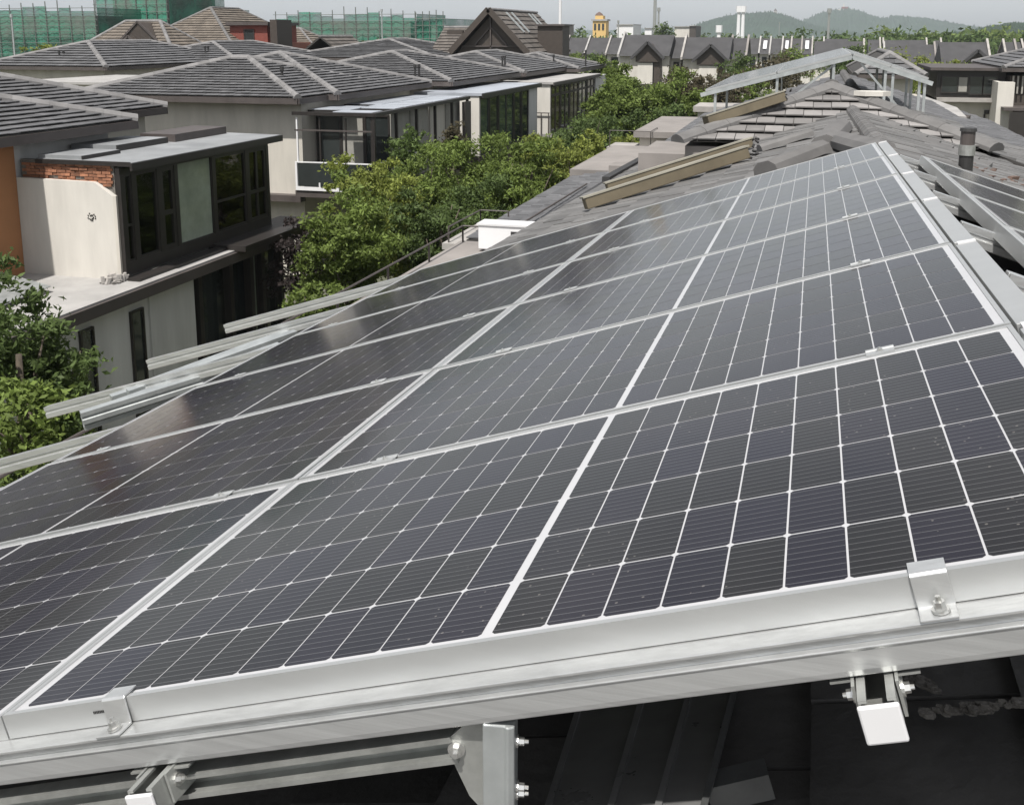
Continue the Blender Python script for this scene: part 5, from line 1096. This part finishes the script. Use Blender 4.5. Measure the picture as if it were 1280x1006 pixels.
for i, (px, py, Y, ytop, rx, rz, mt, lb) in enumerate(FT):
    c = at(px, py, Y=Y); tree(lb, c.x, Y, at(px, ytop, Y=Y).z, rx, rz, 2600, 0.34, mt, 400 + i, group='trees among the far houses')
c = at(830, 40, Y=290); tree('dark bare-looking round tree beside the tall mast', c.x, 290, at(830, 24, Y=290).z, 3.2, 3.6, 900, 0.8, 'leaf_dark', 450, group='trees on the skyline')
# distant woods as one mass each
def wood(name, label, segs, size, material, seed, dens=1.0, depth=40):
    r = np.random.default_rng(seed); P = []
    for x0, x1, y0, Y in segs:
        a, c = at(x0, y0, Y=Y), at(x1, y0, Y=Y); L = abs(c.x - a.x); k = int(L / (size * 4)) + 1
        for i in range(k):
            for rowi in range(3):
                x = a.x + (c.x - a.x) * (i + r.uniform(0, 1)) / k; y = Y + r.uniform(-depth, depth); h = a.z * 1.0 + (r.uniform(-0.16, 0.06)) * a.z; rr = size * r.uniform(2.0, 3.4)
                P.append(crown_points(r, np.array([x, y, h - rr * 1.1]), np.array([rr, rr, rr * 1.1]), int(110 * dens), 22, spread=0.3))
                P.append(crown_points(r, np.array([x, y, h * 0.45]), np.array([rr, rr, h * 0.4]), int(60 * dens), 12, spread=0.3))
    o = leaf_mesh(name, np.vstack(P), size, material, None, seed); tag(o, label, 'woodland', kind='stuff'); return o
wood('forest', 'band of bright green woodland behind the far houses at right', [(985, 1300, 38, 330)], 1.6, 'leaf_far', 501, 1.2, 30)
wood('forest', 'second belt of woodland further right', [(1090, 1330, 35, 420)], 2.0, 'leaf', 502, 1.0, 30)
wood('hedge_belt', 'green belt of trees below the yellow tower', [(690, 800, 43.5, 230)], 1.1, 'leaf_far', 503, 1.0, 12)
wood('skyline_trees', 'dark low trees along the skyline before the hills', [(860, 1010, 41.5, 480), (700, 740, 35, 380), (440, 560, 36, 330), (760, 860, 40, 500)], 1.8, 'leaf_dark', 504, 0.8, 20)
wood('garden_hedge', 'dense undergrowth filling the gardens between the two rows', [(380, 560, 350, 24)], 0.16, 'leaf_dark', 505, 0.4, 1.5)

# ------------------------------------------------------------------ hazy air
hz = MB(); hz.box((-6000, -150, -12), (6000, 6000, 420)); hzo = hz.build('haze', 'ground')
tag(hzo, kind='stuff')
hm = bpy.data.materials.new('haze'); hm.use_nodes = True; n = hm.node_tree.nodes; n.clear()
pv = n.new('ShaderNodeVolumePrincipled'); pv.inputs['Density'].default_value = 0.00013; pv.inputs['Color'].default_value = (0.80, 0.88, 0.97, 1); pv.inputs['Anisotropy'].default_value = -0.15
mo = n.new('ShaderNodeOutputMaterial'); hm.node_tree.links.new(pv.outputs[0], mo.inputs['Volume'])
hzo.data.materials[0] = hm

for o in bpy.data.objects:
    if '_loc' in o: del o['_loc']
